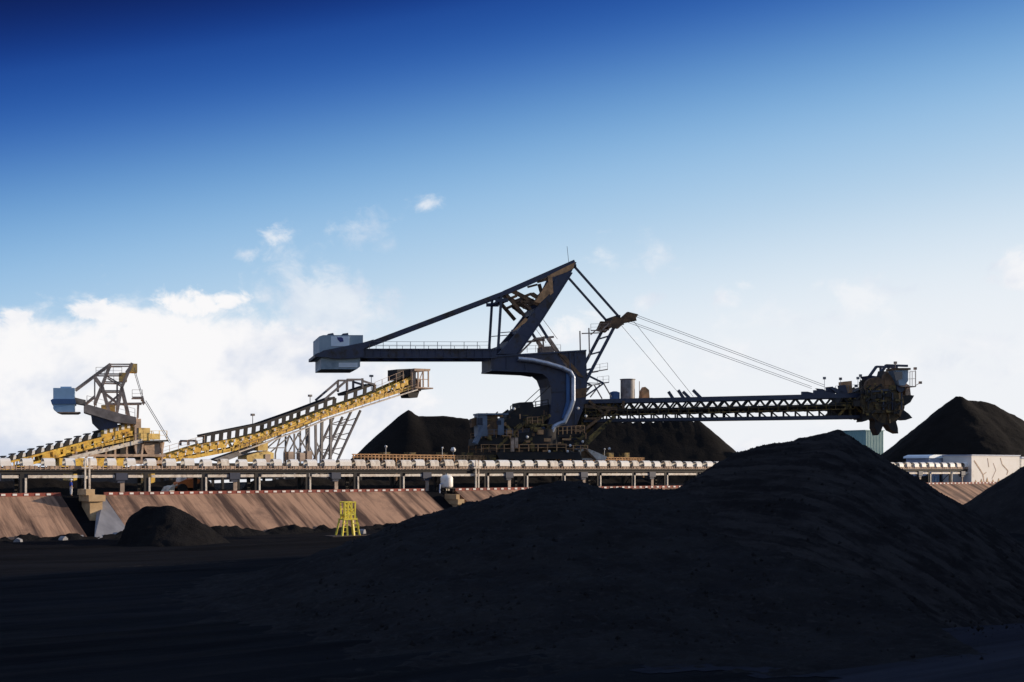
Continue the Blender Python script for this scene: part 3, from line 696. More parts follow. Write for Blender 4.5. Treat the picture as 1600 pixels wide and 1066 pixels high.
mb = MB(); mb.prism(g.poly([(142, 648), (182, 657), (184, 668), (156, 673), (144, 661)]), -1.9, 1.9); T_(mb).build('machinery_house', 'navy', stk)
mb = MB(); mb.rail(g.L(136, 633, -2.1), g.L(210, 653, -2.1), 1.0, 1.2, .06); T_(mb).build('handrail', 'tan', stk)
# hopper and lower works
mb = MB()
band(f, mb, [(213, 689), (252, 688), (252, 690.5), (213, 691.5)], -2.2, 2.2); mb.build('hopper_deck', 'dark', stk)
mb = MB(); band(f, mb, [(217, 691), (250, 691), (248, 704), (238, 714), (226, 714), (219, 702)], -1.4, 1.4); mb.build('hopper', 'tan', stk)
mb = MB(); mb.rail(f.L(214, 688, -2.1), f.L(250, 688, -2.1), 1.1, 1.0, .07); mb.rail(f.L(214, 688, 2.1), f.L(250, 688, 2.1), 1.1, 1.0, .07)
c = f.L(219, 677, -.9); mb.box(c.x - .8, c.x + .6, -1.6, .4, c.z - .9, c.z + .6); c = f.L(234, 683, 0); mb.box(c.x - .6, c.x + .9, -1, 1, c.z - .3, c.z + .4); mb.build('hopper_guard', 'yellow2', stk)
mb = MB(); band(f, mb, [(203, 655), (213, 655), (213, 700), (206, 712), (203, 700)], -1.5, 1.5); mb.build('chute_column', 'mauve', stk)
mb = MB(); band(f, mb, [(170, 700), (215, 690), (222, 712), (240, 716), (240, 722), (150, 722), (155, 712)], -1.2, 1.6); mb.build('turntable', 'dark', stk)
mb = MB()
for px in (112, 128, 143, 158, 172, 190, 215, 245): mb.beam(f.L(px, 706 - (px - 112) * .12, -1.6), f.L(px + random.uniform(-5, 5), 726, -1.6), .22, .22)
mb.beam(f.L(105, 712, -1.6), f.L(250, 712, -1.6), .25, .3); mb.beam(f.L(105, 724, -1.6), f.L(250, 722, -1.6), .3, .4); mb.build('undercarriage', 'tan', stk)
mb = MB()
for px in (95, 118, 150, 176): c = f.L(px, 724, -1.2); mb.box(c.x - .8, c.x + .8, -1.9, -.5, c.z - .7, c.z + .6)
for px in (110, 230): c = f.L(px, 727, 0); mb.box(c.x - .25, c.x + .25, -1.8, 1.8, 0, c.z)
mb.build('gearbox', 'yellow', stk)
mb = MB()
for px in (120, 230):
    c = f.L(px, 740)
    for d in (-1.2, -.4, .4, 1.2): mb.tube((c.x + d, -1.9, .4), (c.x + d, -1.5, .4), .38, n=12); mb.tube((c.x + d, 1.5, .4), (c.x + d, 1.9, .4), .38, n=12)
    mb.box(c.x - 1.7, c.x + 1.7, -1.85, -1.4, .5, 1.0); mb.box(c.x - 1.7, c.x + 1.7, 1.4, 1.85, .5, 1.0)
mb.build('bogie', 'dark', stk)

# right-hand incline with head chute
f = fr_line(440, RT, 38, ZT)
inc = thing('inclined_conveyor', f, 'long yellow inclined conveyor rising to a tan head chute, dark guards on top', 'conveyor')
top = [(240, 716), (312, 694), (362, 686.5), (403, 676.5), (460, 656), (499, 641.5), (580, 614), (636, 589)]
bot = [(240, 727), (276, 720), (314, 713), (362, 704), (403, 689.5), (460, 669.5), (499, 653), (580, 626), (640, 607)]
def lerp_pts(P, x):
    for (a, b), (c, d) in zip(P[:-1], P[1:]):
        if x <= c: return b + (d - b) * (x - a) / (c - a)
    return P[-1][1]
mb = MB()
for y in (-1.3, 1.0):
    for P, d in ((top, 0), (bot, -4.2)):
        for (a, b), (c, e) in zip(P[:-1], P[1:]): mb.beam(f.L(a, b + d + 2, y + .15), f.L(c, e + d + 2, y + .15), .3, .42)
mb.build('truss_chord', 'yellow', inc)
mb = MB()
for y in (-1.3, 1.0):
    px = 244; i = 0
    while px < 634:
        p2 = px + 6.6; a = (px, lerp_pts(top, px) + 2); b = (p2, lerp_pts(bot, p2) - 2)
        if i % 2: a = (px, lerp_pts(bot, px) - 2); b = (p2, lerp_pts(top, p2) + 2)
        mb.beam(f.L(*a, y + .15), f.L(*b, y + .15), .12, .2); px = p2; i += 1
mb.build('truss_web', 'yellow2', inc)
mb = MB(); i = 0; px = 246
while px < 630:
    w = 11; t0 = lerp_pts(top, px); t1 = lerp_pts(top, px + w); b0 = lerp_pts(bot, px); b1 = lerp_pts(bot, px + w)
    if px < 318 or i % 5 != 3: band(f, mb, [(px, t0 + 1.5), (px + w, t1 + 1.5), (px + w, b1 * .55 + t1 * .45), (px, b0 * .55 + t0 * .45)], -1.42, -1.34)
    px += 12.4; i += 1
mb.build('side_plate', 'yellow', inc)
mb = MB()
for i in range(30):
    px = 256 + i * 12.6; a = f.L(px, lerp_pts(top, px) + 2, -1.5); mb.box(a.x, a.x + .22, -1.55, -1.44, a.z - .15, a.z + .2)
mb.build('bracket_plate', 'pale', inc)
mb = MB()
for (a, b), (c, e) in zip(bot[3:-1], bot[4:]): mb.beam(f.L(a, b + 3, -1.8), f.L(c, e + 3, -1.8), .6, .14)
mb.build('walkway', 'pale', inc)
mb = MB()
for (a, b), (c, e) in zip(bot[3:-1], bot[4:]): mb.rail(f.L(a, b + 3, -2.05), f.L(c, e + 3, -2.05), .8, 1.5, .05)
mb.rail(f.L(578, 612, -1.3), f.L(622, 594, -1.3), 1.2, 1.2, .06); mb.rail(f.L(244, 712, -1.4), f.L(312, 692, -1.4), .9, 1.2, .05); mb.build('handrail', 'tan', inc)
mb = MB()
for P, Q in (((314, 694), (403, 676)), ((403, 676), (460, 656)), ((460, 656), (516, 635)), ((534, 629), (578, 614))):
    guards(mb, f, (P, Q), 11.4, 1.0, 12.5, slant=1.0)
    for y in (-1, 1): mb.beam(f.L(P[0], P[1] - 13, y), f.L(Q[0], Q[1] - 13, y), .3, .3)
mb.build('belt_guard', 'dark', inc)
mb = MB()
for (a, b), (c, e) in zip(top[:-1], top[1:]): mb.beam(f.L(a, b + 4), f.L(c, e + 4), 1.8, .08)
mb.build('belt', 'rubber', inc)
mb = MB()
for y in (-1.2, 1.2):
    for a, b in (((535, 594), (535, 612)), ((559, 592), (559, 607)), ((535, 594), (559, 594)), ((535, 595), (500, 625)), ((559, 596), (578, 602)), ((300, 689), (288, 689)), ((288, 689), (288, 696)), ((300, 689), (301, 694))): mb.beam(f.L(*a, y), f.L(*b, y), .22, .26)
mb.build('gantry_frame', 'leg', inc)
mb = MB(); band(f, mb, [(613, 578), (634, 577), (634, 588), (613, 595)], -1.2, 1.2); mb.build('drive_house', 'dark', inc)
mb = MB()
band(f, mb, [(634, 578), (640, 578), (640, 610), (634, 610)], -1.6, 1.6); band(f, mb, [(640, 594), (650, 594), (650, 612), (640, 612)], -1.3, 1.3)
for y in (-1.8, 1.8):
    for px in (642, 650, 658): mb.beam(f.L(px, 579, y), f.L(px, 606, y), .16, .16)
    mb.beam(f.L(640, 580, y), f.L(658, 580, y), .16, .3); mb.beam(f.L(640, 594, y), f.L(658, 594, y), .1, .1); mb.beam(f.L(640, 606, y), f.L(650, 580, y), .1, .1)
a = f.L(636, 606.5); b = f.L(665, 606.5); mb.box(a.x, b.x, -1.9, 1.9, a.z - .1, a.z + .08)
for px in (642, 650, 658): mb.beam(f.L(px, 580, -1.8), f.L(px, 580, 1.8), .12, .12)
band(f, mb, [(636, 577), (661, 578), (660, 581), (636, 581)], -1.9, 1.9)
mb.build('head_frame', 'tan', inc)
mb = MB(); band(f, mb, [(629, 610), (650, 610), (646, 622), (633, 622)], -1.0, 1.0); mb.build('chute', 'dark', inc)
mb = MB(); c = f.L(640, 598); mb.tube((c.x, -1.4, c.z), (c.x, 1.4, c.z), .6, n=14); mb.build('head_pulley', 'rust', inc)
def lattice(mb, a0, a1, b0, b1, y, n, th, br):
    mb.beam(f.L(*a0, y), f.L(*a1, y), th, th); mb.beam(f.L(*b0, y), f.L(*b1, y), th, th)
    for i in range(n):
        k = (i + .5) / n; k2 = (i + 1) / n
        p = (a0[0] + (a1[0] - a0[0]) * k, a0[1] + (a1[1] - a0[1]) * k); q = (b0[0] + (b1[0] - b0[0]) * k, b0[1] + (b1[1] - b0[1]) * k); r = (b0[0] + (b1[0] - b0[0]) * k2, b0[1] + (b1[1] - b0[1]) * k2)
        mb.beam(f.L(*p, y), f.L(*q, y), br, br); mb.beam(f.L(*p, y), f.L(*r, y), br, br)
zg = 762
mb = MB()
for y in (-1.2, 1.2): lattice(mb, (528, 652), (480, 757), (556, 642), (503, 757), y, 5, .26, .11)
mb.build('lattice_leg', 'leg', inc)
mb = MB()
for y in (-1.2, 1.2):
    for a, b, w in (((486, 662), (487, 760), .28), ((510, 655), (508, 759), .34), ((476, 668), (476, 761), .18), ((453, 678), (453, 761), .18), ((458, 678), (478, 714), .14), ((474, 676), (457, 708), .14), ((446, 678), (437, 708), .16), ((437, 708), (437, 762), .16), ((487, 690), (500, 718), .14), ((458, 708), (478, 708), .12), ((420, 700), (440, 700), .12), ((400, 700), (432, 680), .14), ((410, 712), (444, 683), .14), ((405, 700), (425, 722), .14)):
        mb.beam(f.L(*a, y), f.L(*b, y), w, w)
mb.build('support_post', 'grey', inc)
mb = MB()
band(f, mb, [(378, 712), (392, 708), (410, 705), (420, 708), (420, 722), (378, 722)], -1.4, 1.2); c = f.L(402, 702); mb.box(c.x - .7, c.x + .7, -1.6, .2, c.z - .2, c.z + .9)
mb.build('drive_unit', 'yellow2', inc)
mb = MB()
for px, py in ((446, 712), (464, 714), (475, 711), (410, 716)): c = f.L(px, py, -1); mb.box(c.x - .35, c.x + .4, -1.5, -.5, c.z - .6, c.z + .5)
mb.build('control_box', 'mauve', inc)
mb = MB(); band(f, mb, [(330, 718), (392, 697), (403, 700), (345, 722)], -.8, .8); mb.build('lower_frame', 'grey', inc)
mb = MB(); mb.beam(f.L(245, 727, -1.4), f.L(560, 727, -1.4), .3, .5); mb.beam(f.L(245, 727, 1.4), f.L(560, 727, 1.4), .3, .5)
for px in (260, 300, 340, 380, 420, 470, 520, 555): mb.beam(f.L(px, 727, -1.4), (f.L(px, 727).x, -1.4, .1), .3, .3); mb.beam(f.L(px, 727, 1.4), (f.L(px, 727).x, 1.4, .1), .3, .3)
mb.build('base_frame', 'dark', inc)
for px, py, dy in ((402, 648, 26), (492, 618, 22), (588, 587, 22)):
    mb = MB(); mb.beam(f.L(px, py + dy, 1.3), f.L(px, py, 1.3), .07, .07); c = f.L(px, py, 1.3); mb.box(c.x - .22, c.x + .22, 1.1, 1.5, c.z - .12, c.z + .16); mb.build('floodlight', 'grey', inc)

# low yellow gallery on the rail line
f = fr_line(650, 153, 38, ZT)
gal = thing('yard_conveyor', f, 'low yellow railed conveyor gallery running behind the white hoods under the big machine', 'conveyor')
mb = MB()
for y in (-1.0, 1.0):
    mb.beam(f.L(556, 710, y), f.L(1000, 716, y), .14, .14); mb.beam(f.L(556, 714, y), f.L(1000, 719, y), .12, .12)
    px = 558
    while px < 1000: mb.beam(f.L(px, 710 + (px - 556) * .013, y), f.L(px, 722, y), .14, .14); px += 5.6 - (px - 558) * .003
mb.build('handrail', 'rust_sunlit', gal)
mb = MB(); a = f.L(556, 718); b = f.L(1000, 722); mb.box(a.x, b.x, -.9, .9, a.z - .5, a.z + .1)
x = a.x
while x < b.x: mb.box(x, x + .3, -.9, .9, 0, a.z - .5); x += 6
mb.build('deck', 'rust', gal)
mb = MB()
for px, c_ in ((600, 0), (640, 1), (690, 0), (730, 1), (950, 0), (975, 1)): c = f.L(px, 713); mb.box(c.x - .5, c.x + .6, -.7, .7, c.z - .6, c.z + .55)
mb.build('idler_box', 'olive', gal)
mb = MB()
for px, py, r_ in ((597, 698, .2), (685, 700, .15), (702, 703, .38), (938, 702, .14)):
    c = f.L(px, py, -1.0); mb.ball((c.x, -1.0, c.z), r_); mb.beam((c.x, -1.0, c.z), (f.L(px, 716).x, -1.0, f.L(px, 716).z), .05)
mb.build('lamp', 'hatw', gal)

# ------------------------------------------------------------------ the big bucket wheel reclaimer
f = Fr(6.8, 195, ZT, 15); HW = 2.8
rec = thing('bucket_wheel_reclaimer', f, 'huge dark blue-grey bucket wheel reclaimer with tall mast, long counterweight arm and lattice boom', 'mining machine')
def P(mb, pts, y0, y1): mb.prism(f.poly(pts), y0, y1)
def Q(mb, pts, y0, y1): mb.prism(f.poly(pts, (y0 + y1) / 2), y0, y1)      # reading taken in the piece's own plane
def pair(mb, a, b, w, h=None, hw=HW):
    for y in (-hw, hw): mb.beam(f.L(*a, y), f.L(*b, y), w, h)
def cross(mb, a, w, hw=HW): mb.beam(f.L(*a, -hw), f.L(*a, hw), w, w)
# counterweight arm
mb = MB()
for y in (-HW, HW):
    P(mb, [(556, 549), (768, 549), (768, 562), (556, 562)], y - .35, y + .35)
    P(mb, [(556, 548), (768, 548), (768, 549.6), (556, 549.6)], y - .55, y + .55); P(mb, [(556, 561), (768, 561), (768, 562.6), (556, 562.6)], y - .55, y + .55)
for px in range(575, 765, 24): cross(mb, (px, 556), .5)
for y in (-HW, HW):
    for px in range(566, 766, 12): P(mb, [(px, 549.6), (px + 1.1, 549.6), (px + 1.1, 561.2), (px, 561.2)], y - .48, y + .48)
mb.build('counterweight_arm', 'navy', rec)
mb = MB()
for y in (-HW - .5, HW + .5): mb.rail(f.L(572, 548, y), f.L(758, 548, y), 1.0, 2.0, .07, .05)
mb.build('handrail', 'grey', rec)
mb = MB(); P(mb, [(494, 530), (500, 528), (561, 528), (561, 562), (494, 562)], -4, 4); P(mb, [(497, 562), (557, 562), (557, 576), (552, 580), (497, 580)], -3.7, 3.7)
cw = mb.build('counterweight', 'cw', rec)
mb = MB(); P(mb, [(509, 528), (510, 524), (518, 522.5), (520, 528)], -2, 1); P(mb, [(530, 528), (533, 523.5), (541, 522.5), (542, 528)], -2, 1); mb.build('lifting_lug', 'navy2', cw)
mb = MB(); P(mb, [(512, 530), (540, 530), (540, 545), (512, 545)], -4.08, -4.0); P(mb, [(524, 570), (553, 570), (553, 577), (524, 577)], -3.78, -3.7); mb.build('sign_panel', 'sheet', cw)
mb = MB(); P(mb, [(521, 531.5), (528, 531.5), (530, 533), (531, 538), (526, 539), (522, 535)], -4.14, -4.08); mb.build('emblem', 'mark', cw)
mb = MB()
for y in (-4.5, 3.9): P(mb, [(488, 559), (500, 552), (525, 547), (560, 540), (577, 535), (568, 545), (561, 550), (561, 562), (540, 564.5), (515, 564.5), (505, 562), (488, 562)], y, y + .6)
P(mb, [(560, 541), (577, 535), (566, 546), (561, 550)], -4, 4)
P(mb, [(487, 558), (493, 555), (493, 562.5), (487, 562.5)], -4.3, 4.3)
mb.build('cradle', 'navy', rec)
# upper tie, mast
mb = MB()
for y in (-HW, HW): mb.beam(f.L(566, 543, y), f.L(780, 462, y), .5, .62); mb.beam(f.L(780, 462, y), f.L(889, 414, y), .5, .7)
cross(mb, (780, 463), .5); cross(mb, (700, 493), .3)
mb.build('upper_tie', 'navy', rec)
strut = [(770, 556), (799, 556), (838, 502), (882, 432), (891, 415), (884, 413), (869, 421), (857, 446), (838, 474), (809, 512), (788, 536)]
mb = MB()
for y in (-HW, HW): P(mb, strut, y - .35, y + .35)
for y in (-HW, HW):
    for k in range(1, 10):
        t = k / 10; a = (777 + (882 - 777) * t, 548 + (422 - 548) * t + 4); b = (801 + (884 - 801) * t, 556 + (431 - 556) * t)
        mb.beam(f.L(*b, y), f.L(a[0] + 6, a[1] - 3, y), .78, .10)
    mb.beam(f.L(801, 556, y), f.L(840, 500, y), .95, .18); mb.beam(f.L(840, 500, y), f.L(884, 431, y), .95, .18)
mb.build('mast', 'navy', rec)
mb = MB()
for a, b in (((798, 553), (832, 507)), ((838, 498), (878, 436))): 
    p = f.L(*a); q = f.L(*b); mb.add([(p.x, -HW + .36, p.z), (q.x, -HW + .36, q.z), (q.x, HW - .36, q.z), (p.x, HW - .36, p.z)], [(0, 1, 2, 3)])
    mb.add([(p.x - .15, -HW + .36, p.z), (q.x - .15, -HW + .36, q.z), (q.x - .15, HW - .36, q.z), (p.x - .15, HW - .36, p.z)], [(3, 2, 1, 0)])
for a in ((884, 420), (868, 436), (850, 462), (830, 490), (810, 517), (790, 540)): cross(mb, a, .8)
mb.build('mast_cross_panel', 'navy2', rec)
mb = MB()
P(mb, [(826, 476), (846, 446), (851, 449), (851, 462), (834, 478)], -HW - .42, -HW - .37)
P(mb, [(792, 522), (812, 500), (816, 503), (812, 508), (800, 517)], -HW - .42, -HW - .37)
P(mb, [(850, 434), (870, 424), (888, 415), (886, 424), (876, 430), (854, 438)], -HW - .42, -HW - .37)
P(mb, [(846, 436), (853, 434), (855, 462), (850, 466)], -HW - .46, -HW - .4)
mb.build('lit_mast_patch', 'rust_sunlit', rec)  # orange patches paint sunlit steel onto the unlit near side of the mast
mb = MB()
for hw in (HW - .1,):
    for a, b, w in (((782, 462), (812, 497), .5), ((792, 458), (835, 480), .6), ((812, 467), (822, 463), .4), ((822, 463), (840, 474), .5), ((808, 478), (826, 472), .4), ((786, 472), (800, 466), .4), ((806, 474), (822, 487), .4), ((848, 434), (866, 424), .6), ((832, 445), (847, 441), .3), ((850, 440), (856, 461), .5), ((840, 455), (850, 462), .4)):
        pair(mb, a, b, .35, w, hw)
for a in ((782, 462), (796, 480), (812, 470), (826, 478), (850, 436), (870, 428)): cross(mb, a, .3)
mb.build('mast_bracing', 'rust', rec)
mb = MB()
pair(mb, (776, 466), (771, 548), .34, .34); pair(mb, (767, 473), (786, 473), .4, .5); pair(mb, (775, 523), (800, 521), .12, .12); cross(mb, (776, 473), .3); cross(mb, (771, 546), .3)
mb.build('rear_post', 'navy2', rec)
mb = MB(); pair(mb, (887, 419), (957, 498), .3, .3); mb.build('front_tie', 'navy2', rec)
mb = MB(); cross(mb, (889, 420), .45, HW + .2); cross(mb, (957, 498), .45, HW + .2); mb.beam(f.L(889, 414), f.L(886, 385), .05, .05); mb.build('tie_axle', 'dark', rec)
mb = MB(); pair(mb, (828, 500), (850, 535), .34, .34); mb.build('back_leg', 'navy2', rec)
mb = MB(); pair(mb, (848, 531), (880, 578), .4, .55); pair(mb, (840, 503), (862, 533), .06, .06, HW + .2); mb.build('stair_leg', 'tan', rec)  # sunlight on the lower legs is put into their tan colour
mb = MB(); pair(mb, (800, 560), (828, 532), .2, .24, HW - .4); pair(mb, (828, 532), (858, 529), .3, .3, HW - .4); pair(mb, (845, 530), (846, 552), .2, .2, 1.2); pair(mb, (785, 552), (793, 551), .3, .3); mb.rail(f.L(805, 553, -2), f.L(870, 551, -2), 1.0, 1.3, .05); cross(mb, (843, 530), .3)
mb.build('service_frame', 'mauve', rec)
mb = MB(); P(mb, [(843, 543), (861, 542), (862, 553), (843, 553)], -1.4, 1.2); mb.build('winch_house', 'mauve', rec)
# portal (C-shaped body)
body = [(760, 560), (800, 556), (850, 553), (906, 551), (908, 600), (906, 625), (900, 645), (890, 670), (846, 670), (851, 650), (853, 625), (852, 606), (847, 593), (838, 585.5), (822, 583), (760, 580.5)]
mb = MB(); P(mb, body, -3.0, 3.0); mb.build('portal', 'navy', rec)
mb = MB()
P(mb, [(760, 558.6), (906, 549.5), (906, 552), (760, 561)], -3.25, 3.25); P(mb, [(760, 579), (822, 582), (838, 584.5), (838, 587), (822, 584.6), (760, 582)], -3.25, 3.25)
for px, a, b in ((783, 560, 580), (812, 557, 582), (880, 554, 580)): P(mb, [(px, a), (px + 2, a), (px + 2, b), (px, b)], -3.15, 3.15)
P(mb, [(853, 612), (908, 612), (908, 614), (853, 614)], -3.12, 3.12); P(mb, [(888, 553), (891, 553), (891, 664), (888, 664)], -3.12, 3.12)
mb.build('portal_flange', 'navy2', rec)
mb = MB(); P(mb, [(864, 556), (873, 558), (902, 592), (894, 590)], -3.14, -3.0); P(mb, [(888, 610), (907, 608), (906, 622), (889, 624)], -3.14, -3.0); mb.build('lit_portal_patch', 'rust', rec)  # brown patches painted where the portal catches the sun
mb = MB(); mb.path([f.L(*p, -3.5) for p in ((800, 564), (822, 566), (845, 571), (868, 578), (880, 584), (884.5, 592), (884.5, 628), (880, 642), (871, 661), (862, 664), (855, 668), (852, 676))], .36, n=12)
mb.build('duct', 'silver', rec)
mb = MB(); P(mb, [(875, 585), (880, 588), (880, 630), (874, 655), (868, 655), (875, 630)], -3.3, -3.0); mb.build('duct_backing', 'bluepaint', rec)
# front mast
mb = MB(); pair(mb, (903, 604), (956, 503), .36, .42); pair(mb, (900, 584), (934, 601), .26, .26); pair(mb, (934, 601), (904, 622), .22, .22); pair(mb, (905, 600), (930, 601), .1, .1)
cross(mb, (930, 552), .2); cross(mb, (942, 528), .2); cross(mb, (918, 578), .25)
mb.build('front_mast', 'navy2', rec)
mb = MB(); P(mb, [(941, 514), (948, 499), (960, 500), (970, 491), (986, 495), (981, 503), (966, 507), (955, 517)], -HW - .4, -HW + .2); P(mb, [(941, 514), (948, 499), (960, 500), (970, 491), (986, 495), (981, 503), (966, 507), (955, 517)], HW - .2, HW + .4)
cross(mb, (950, 508), .9); cross(mb, (980, 498), .7); pair(mb, (955, 508), (984, 502), .2, .5)
mb.build('mast_head', 'rust', rec)
mb = MB()
for a, b in (((916, 519), (944, 518)), ((918, 583), (942, 579)), ((928, 601), (944, 599)), ((936, 601), (948, 622)), ((930, 603), (915, 622)), ((945, 508), (930, 521)), ((913, 515), (914, 560))): pair(mb, a, b, .16, .16, HW - .6)
mb.rail(f.L(916, 519, -2.2), f.L(944, 518, -2.2), 1.0, 1.2, .05); mb.rail(f.L(918, 583, -2.2), f.L(942, 579, -2.2), 1.0, 1.2, .05); mb.rail(f.L(926, 601, -2.2), f.L(944, 599, -2.2), 1.0, 1.0, .05)
mb.build('mast_platform', 'mauve', rec)
mb = MB()
for y in (-HW, HW):
    for d in (0, 3.0): mb.beam(f.L(983, 495 + d, y), f.L(1278, 603 + d, y * .75), .055, .055)
    mb.beam(f.L(980, 505, y), f.L(1075, 621, y * .75), .05, .05)
mb.build('stay_cable', 'grey', rec)
# boom
BW = 2.0
def bt(px): return 626.5 - (px - 905) * .0225
def bb(px): return 660.5 - (px - 905) * .0135
mb = MB()
for y in (-BW, BW):
    P(mb, [(905, bt(905) - 1), (1345, bt(1345) - 1), (1345, bt(1345) + 5.5), (905, bt(905) + 5.5)], y - .3, y + .3)
    P(mb, [(905, bb(905) - 5), (1345, bb(1345) - 5), (1345, bb(1345)), (905, bb(905))], y - .3, y + .3)
mb.build('boom_chord', 'navy2', rec)
mb = MB()
for y in (-BW, BW):
    px = 908; i = 0
    while px < 1340:
        t, b_ = bt(px) + 4, bt(px) + 16; mb.beam(f.L(px, t if i % 2 else b_, y), f.L(px + 9.3, b_ if i % 2 else t, y), .16, .26); px += 9.3; i += 1
        if i % 2: mb.beam(f.L(px, bb(px) - 14, y), f.L(px, bb(px) - 3, y), .16, .22)
        if i % 4 == 1: mb.beam(f.L(px, bb(px) - 13, y), f.L(px + 12, bb(px) - 3, y), .14, .2)
    mb.beam(f.L(905, bt(905) + 16, y), f.L(1340, bt(1340) + 16, y), .3, .3)
mb.build('boom_web', 'dark', rec)
mb = MB(); P(mb, [(905, bt(905) + 16.5), (1335, bt(1335) + 16.5), (1335, bt(1335) + 20), (905, bt(905) + 20)], -1.5, 1.5)
px = 912
while px < 1335: c = f.L(px, bt(px) + 21); mb.box(c.x, c.x + .35, -1.7, 1.7, c.z - .35, c.z + .3); px += 11
mb.build('boom_belt', 'dark', rec)
mb = MB(); 
for y in (-BW - .75,): mb.beam(f.L(905, bt(905) + 24, y), f.L(1320, bt(1320) + 23, y), .8, .1); mb.rail(f.L(905, bt(905) + 23, y - .3), f.L(1320, bt(1320) + 22, y - .3), .9, 1.7, .06)
mb.build('boom_walkway', 'olive', rec)
mb = MB(); P(mb, [(915, 630), (968, 627), (962, 642), (938, 652), (910, 668), (902, 668), (905, 650)], -BW + .4, BW - .4)
mb.build('boom_root', 'olive', rec)
mb = MB(); pair(mb, (905, 636), (955, 640), .3, .5, 2.6); pair(mb, (912, 628), (935, 648), .3, .4, 2.6); pair(mb, (905, 672), (945, 640), .3, .4, 2.8); pair(mb, (905, 655), (925, 655), .3, .3, 2.8); pair(mb, (966, 628), (966, 640), .4, .4, 2.2); mb.build('boom_root_frame', 'rust', rec)
mb = MB(); c = f.L(960.5, 626); mb.tube((c.x, 0, c.z - .2), (c.x, 0, c.z + 1.25), .78, n=16); mb.tube((c.x, 0, c.z + 1.25), (c.x, 0, c.z + 1.42), .78, .3, n=16); mb.build('small_tank', 'bluepaint', rec)
mb = MB(); c = f.L(980, 626); r_ = 1.12; mb.tube((c.x, -.2, c.z - .2), (c.x, -.2, c.z + 3.2), r_, n=20); mb.tube((c.x, -.2, c.z + 3.2), (c.x, -.2, c.z + 3.3), r_ + .1, n=20)
mb.build('water_tank', 'grey', rec)
mb = MB(); P(mb, [(1000, 624), (1001, 612), (1005, 605), (1011, 610), (1012, 624)], -.9, .6); P(mb, [(950, 624.5), (1013, 622.5), (1013, 626), (950, 627)], -1.9, 1.9); mb.beam(f.L(999, 596), f.L(999, 622), .08, .08); mb.build('pump_unit', 'rust_sunlit', rec)
mb = MB()
for px in (1060, 1081):
    for y in (-BW, BW): mb.beam(f.L(px + (0 if px == 1060 else 6), 623, y), f.L(px - 8 + (0 if px == 1060 else 2), 611, y), .3, .42)
for y in (-BW, BW):
    P(mb, [(1262, 611), (1270, 611), (1296, 617), (1296, 621), (1262, 620)], y - .25, y + .25); P(mb, [(1284, 606), (1294, 607), (1312, 616), (1300, 618)], y - .25, y + .25); P(mb, [(1300, 604), (1310, 603), (1314, 616), (1302, 616)], y - .25, y + .25)
mb.build('stay_lug', 'navy2', rec)
mb = MB(); P(mb, [(1314, 597), (1325, 596), (1326, 614), (1315, 616)], -1.2, .8); mb.build('switch_box', 'rust_sunlit', rec)
mb = MB(); mb.rail(f.L(1296, 615, -BW), f.L(1345, 612, -BW), 1.1, 1.2, .06)
for px, py in ((1281, 592), (1306, 593), (1333, 592), (1337, 588), (1330, 604)): mb.beam(f.L(px, 616, -1.5), f.L(px, py, -1.5), .05, .05); c = f.L(px, py, -1.5); mb.box(c.x - .2, c.x + .2, c.y - .15, c.y + .15, c.z - .2, c.z + .2)
mb.build('floodlight_rail', 'grey', rec)
# boom head
mb = MB(); P(mb, [(1300, 632), (1318, 618), (1345, 606), (1362, 600), (1392, 600), (1398, 612), (1396, 640), (1380, 655), (1342, 656), (1338, 650), (1300, 652)], -1.3, 1.6); mb.build('head_house', 'dark', rec)
mb = MB()
for a, b in (((1300, 650), (1345, 605)), ((1318, 652), (1318, 618)), ((1300, 634), (1340, 634)), ((1340, 606), (1340, 655)), ((1346, 606), (1346, 655)), ((1310, 620), (1340, 650))): pair(mb, a, b, .25, .35, 2.1)
mb.build('head_bracing', 'olive', rec)
mb = MB(); P(mb, [(1350, 606), (1356, 593), (1371, 590), (1378, 596), (1380, 586), (1384, 582), (1393, 594), (1396, 604), (1380, 608)], -1.8, 1.2); mb.build('gear_house', 'rust_sunlit', rec)
mb = MB(); P(mb, [(1351, 588), (1366, 590), (1370, 595), (1355, 595)], -1.9, 1.4); pair(mb, (1364, 590), (1377, 572), .35, .4, 1.5); pair(mb, (1377, 572), (1410, 573), .35, .35, 1.5); pair(mb, (1382, 582), (1382, 573), .3, .3, 1.2); mb.build('cab_arm', 'navy2', rec)
mb = MB(); Q(mb, [(1393, 579), (1413, 579), (1413, 596), (1408, 603), (1400, 603)], -4.6, -2.4); cab = mb.build('cab', 'cw', rec)
mb = MB(); Q(mb, [(1396, 581), (1410, 581), (1410, 592), (1400, 595)], -4.66, -4.6); c1 = f.L(1413, 580, 0, -3.5); c2 = f.L(1413, 594, 0, -3.5); mb.box(c1.x, c1.x + .05, -4.3, -2.7, c2.z, c1.z); mb.build('window', 'glass', cab)
mb = MB(); Q(mb, [(1391, 576), (1416, 576), (1416, 579), (1391, 579)], -4.8, -2.2); mb.build('roof', 'rust', cab)
mb = MB(); a = f.L(1408, 603, 0, -4.5); b = f.L(1431, 603, 0, -4.5); mb.box(a.x, b.x, -4.6, 1.2, a.z - .15, a.z); mb.rail((a.x, -4.5, a.z), (b.x, -4.5, a.z), 2.4, .9, .05); mb.rail((b.x, -4.5, a.z), (b.x, 1.1, a.z), 2.4, .9, .05); c = f.L(1418, 590, 0, -2); mb.box(c.x - .35, c.x + .35, -.3, 1.1, a.z, c.z + .9)
for px, py in ((1430, 576), (1438, 598), (1399, 567)): c = f.L(px, py, -2.6, -2.6); mb.box(c.x - .2, c.x + .2, -2.8, -2.4, c.z - .2, c.z + .2)
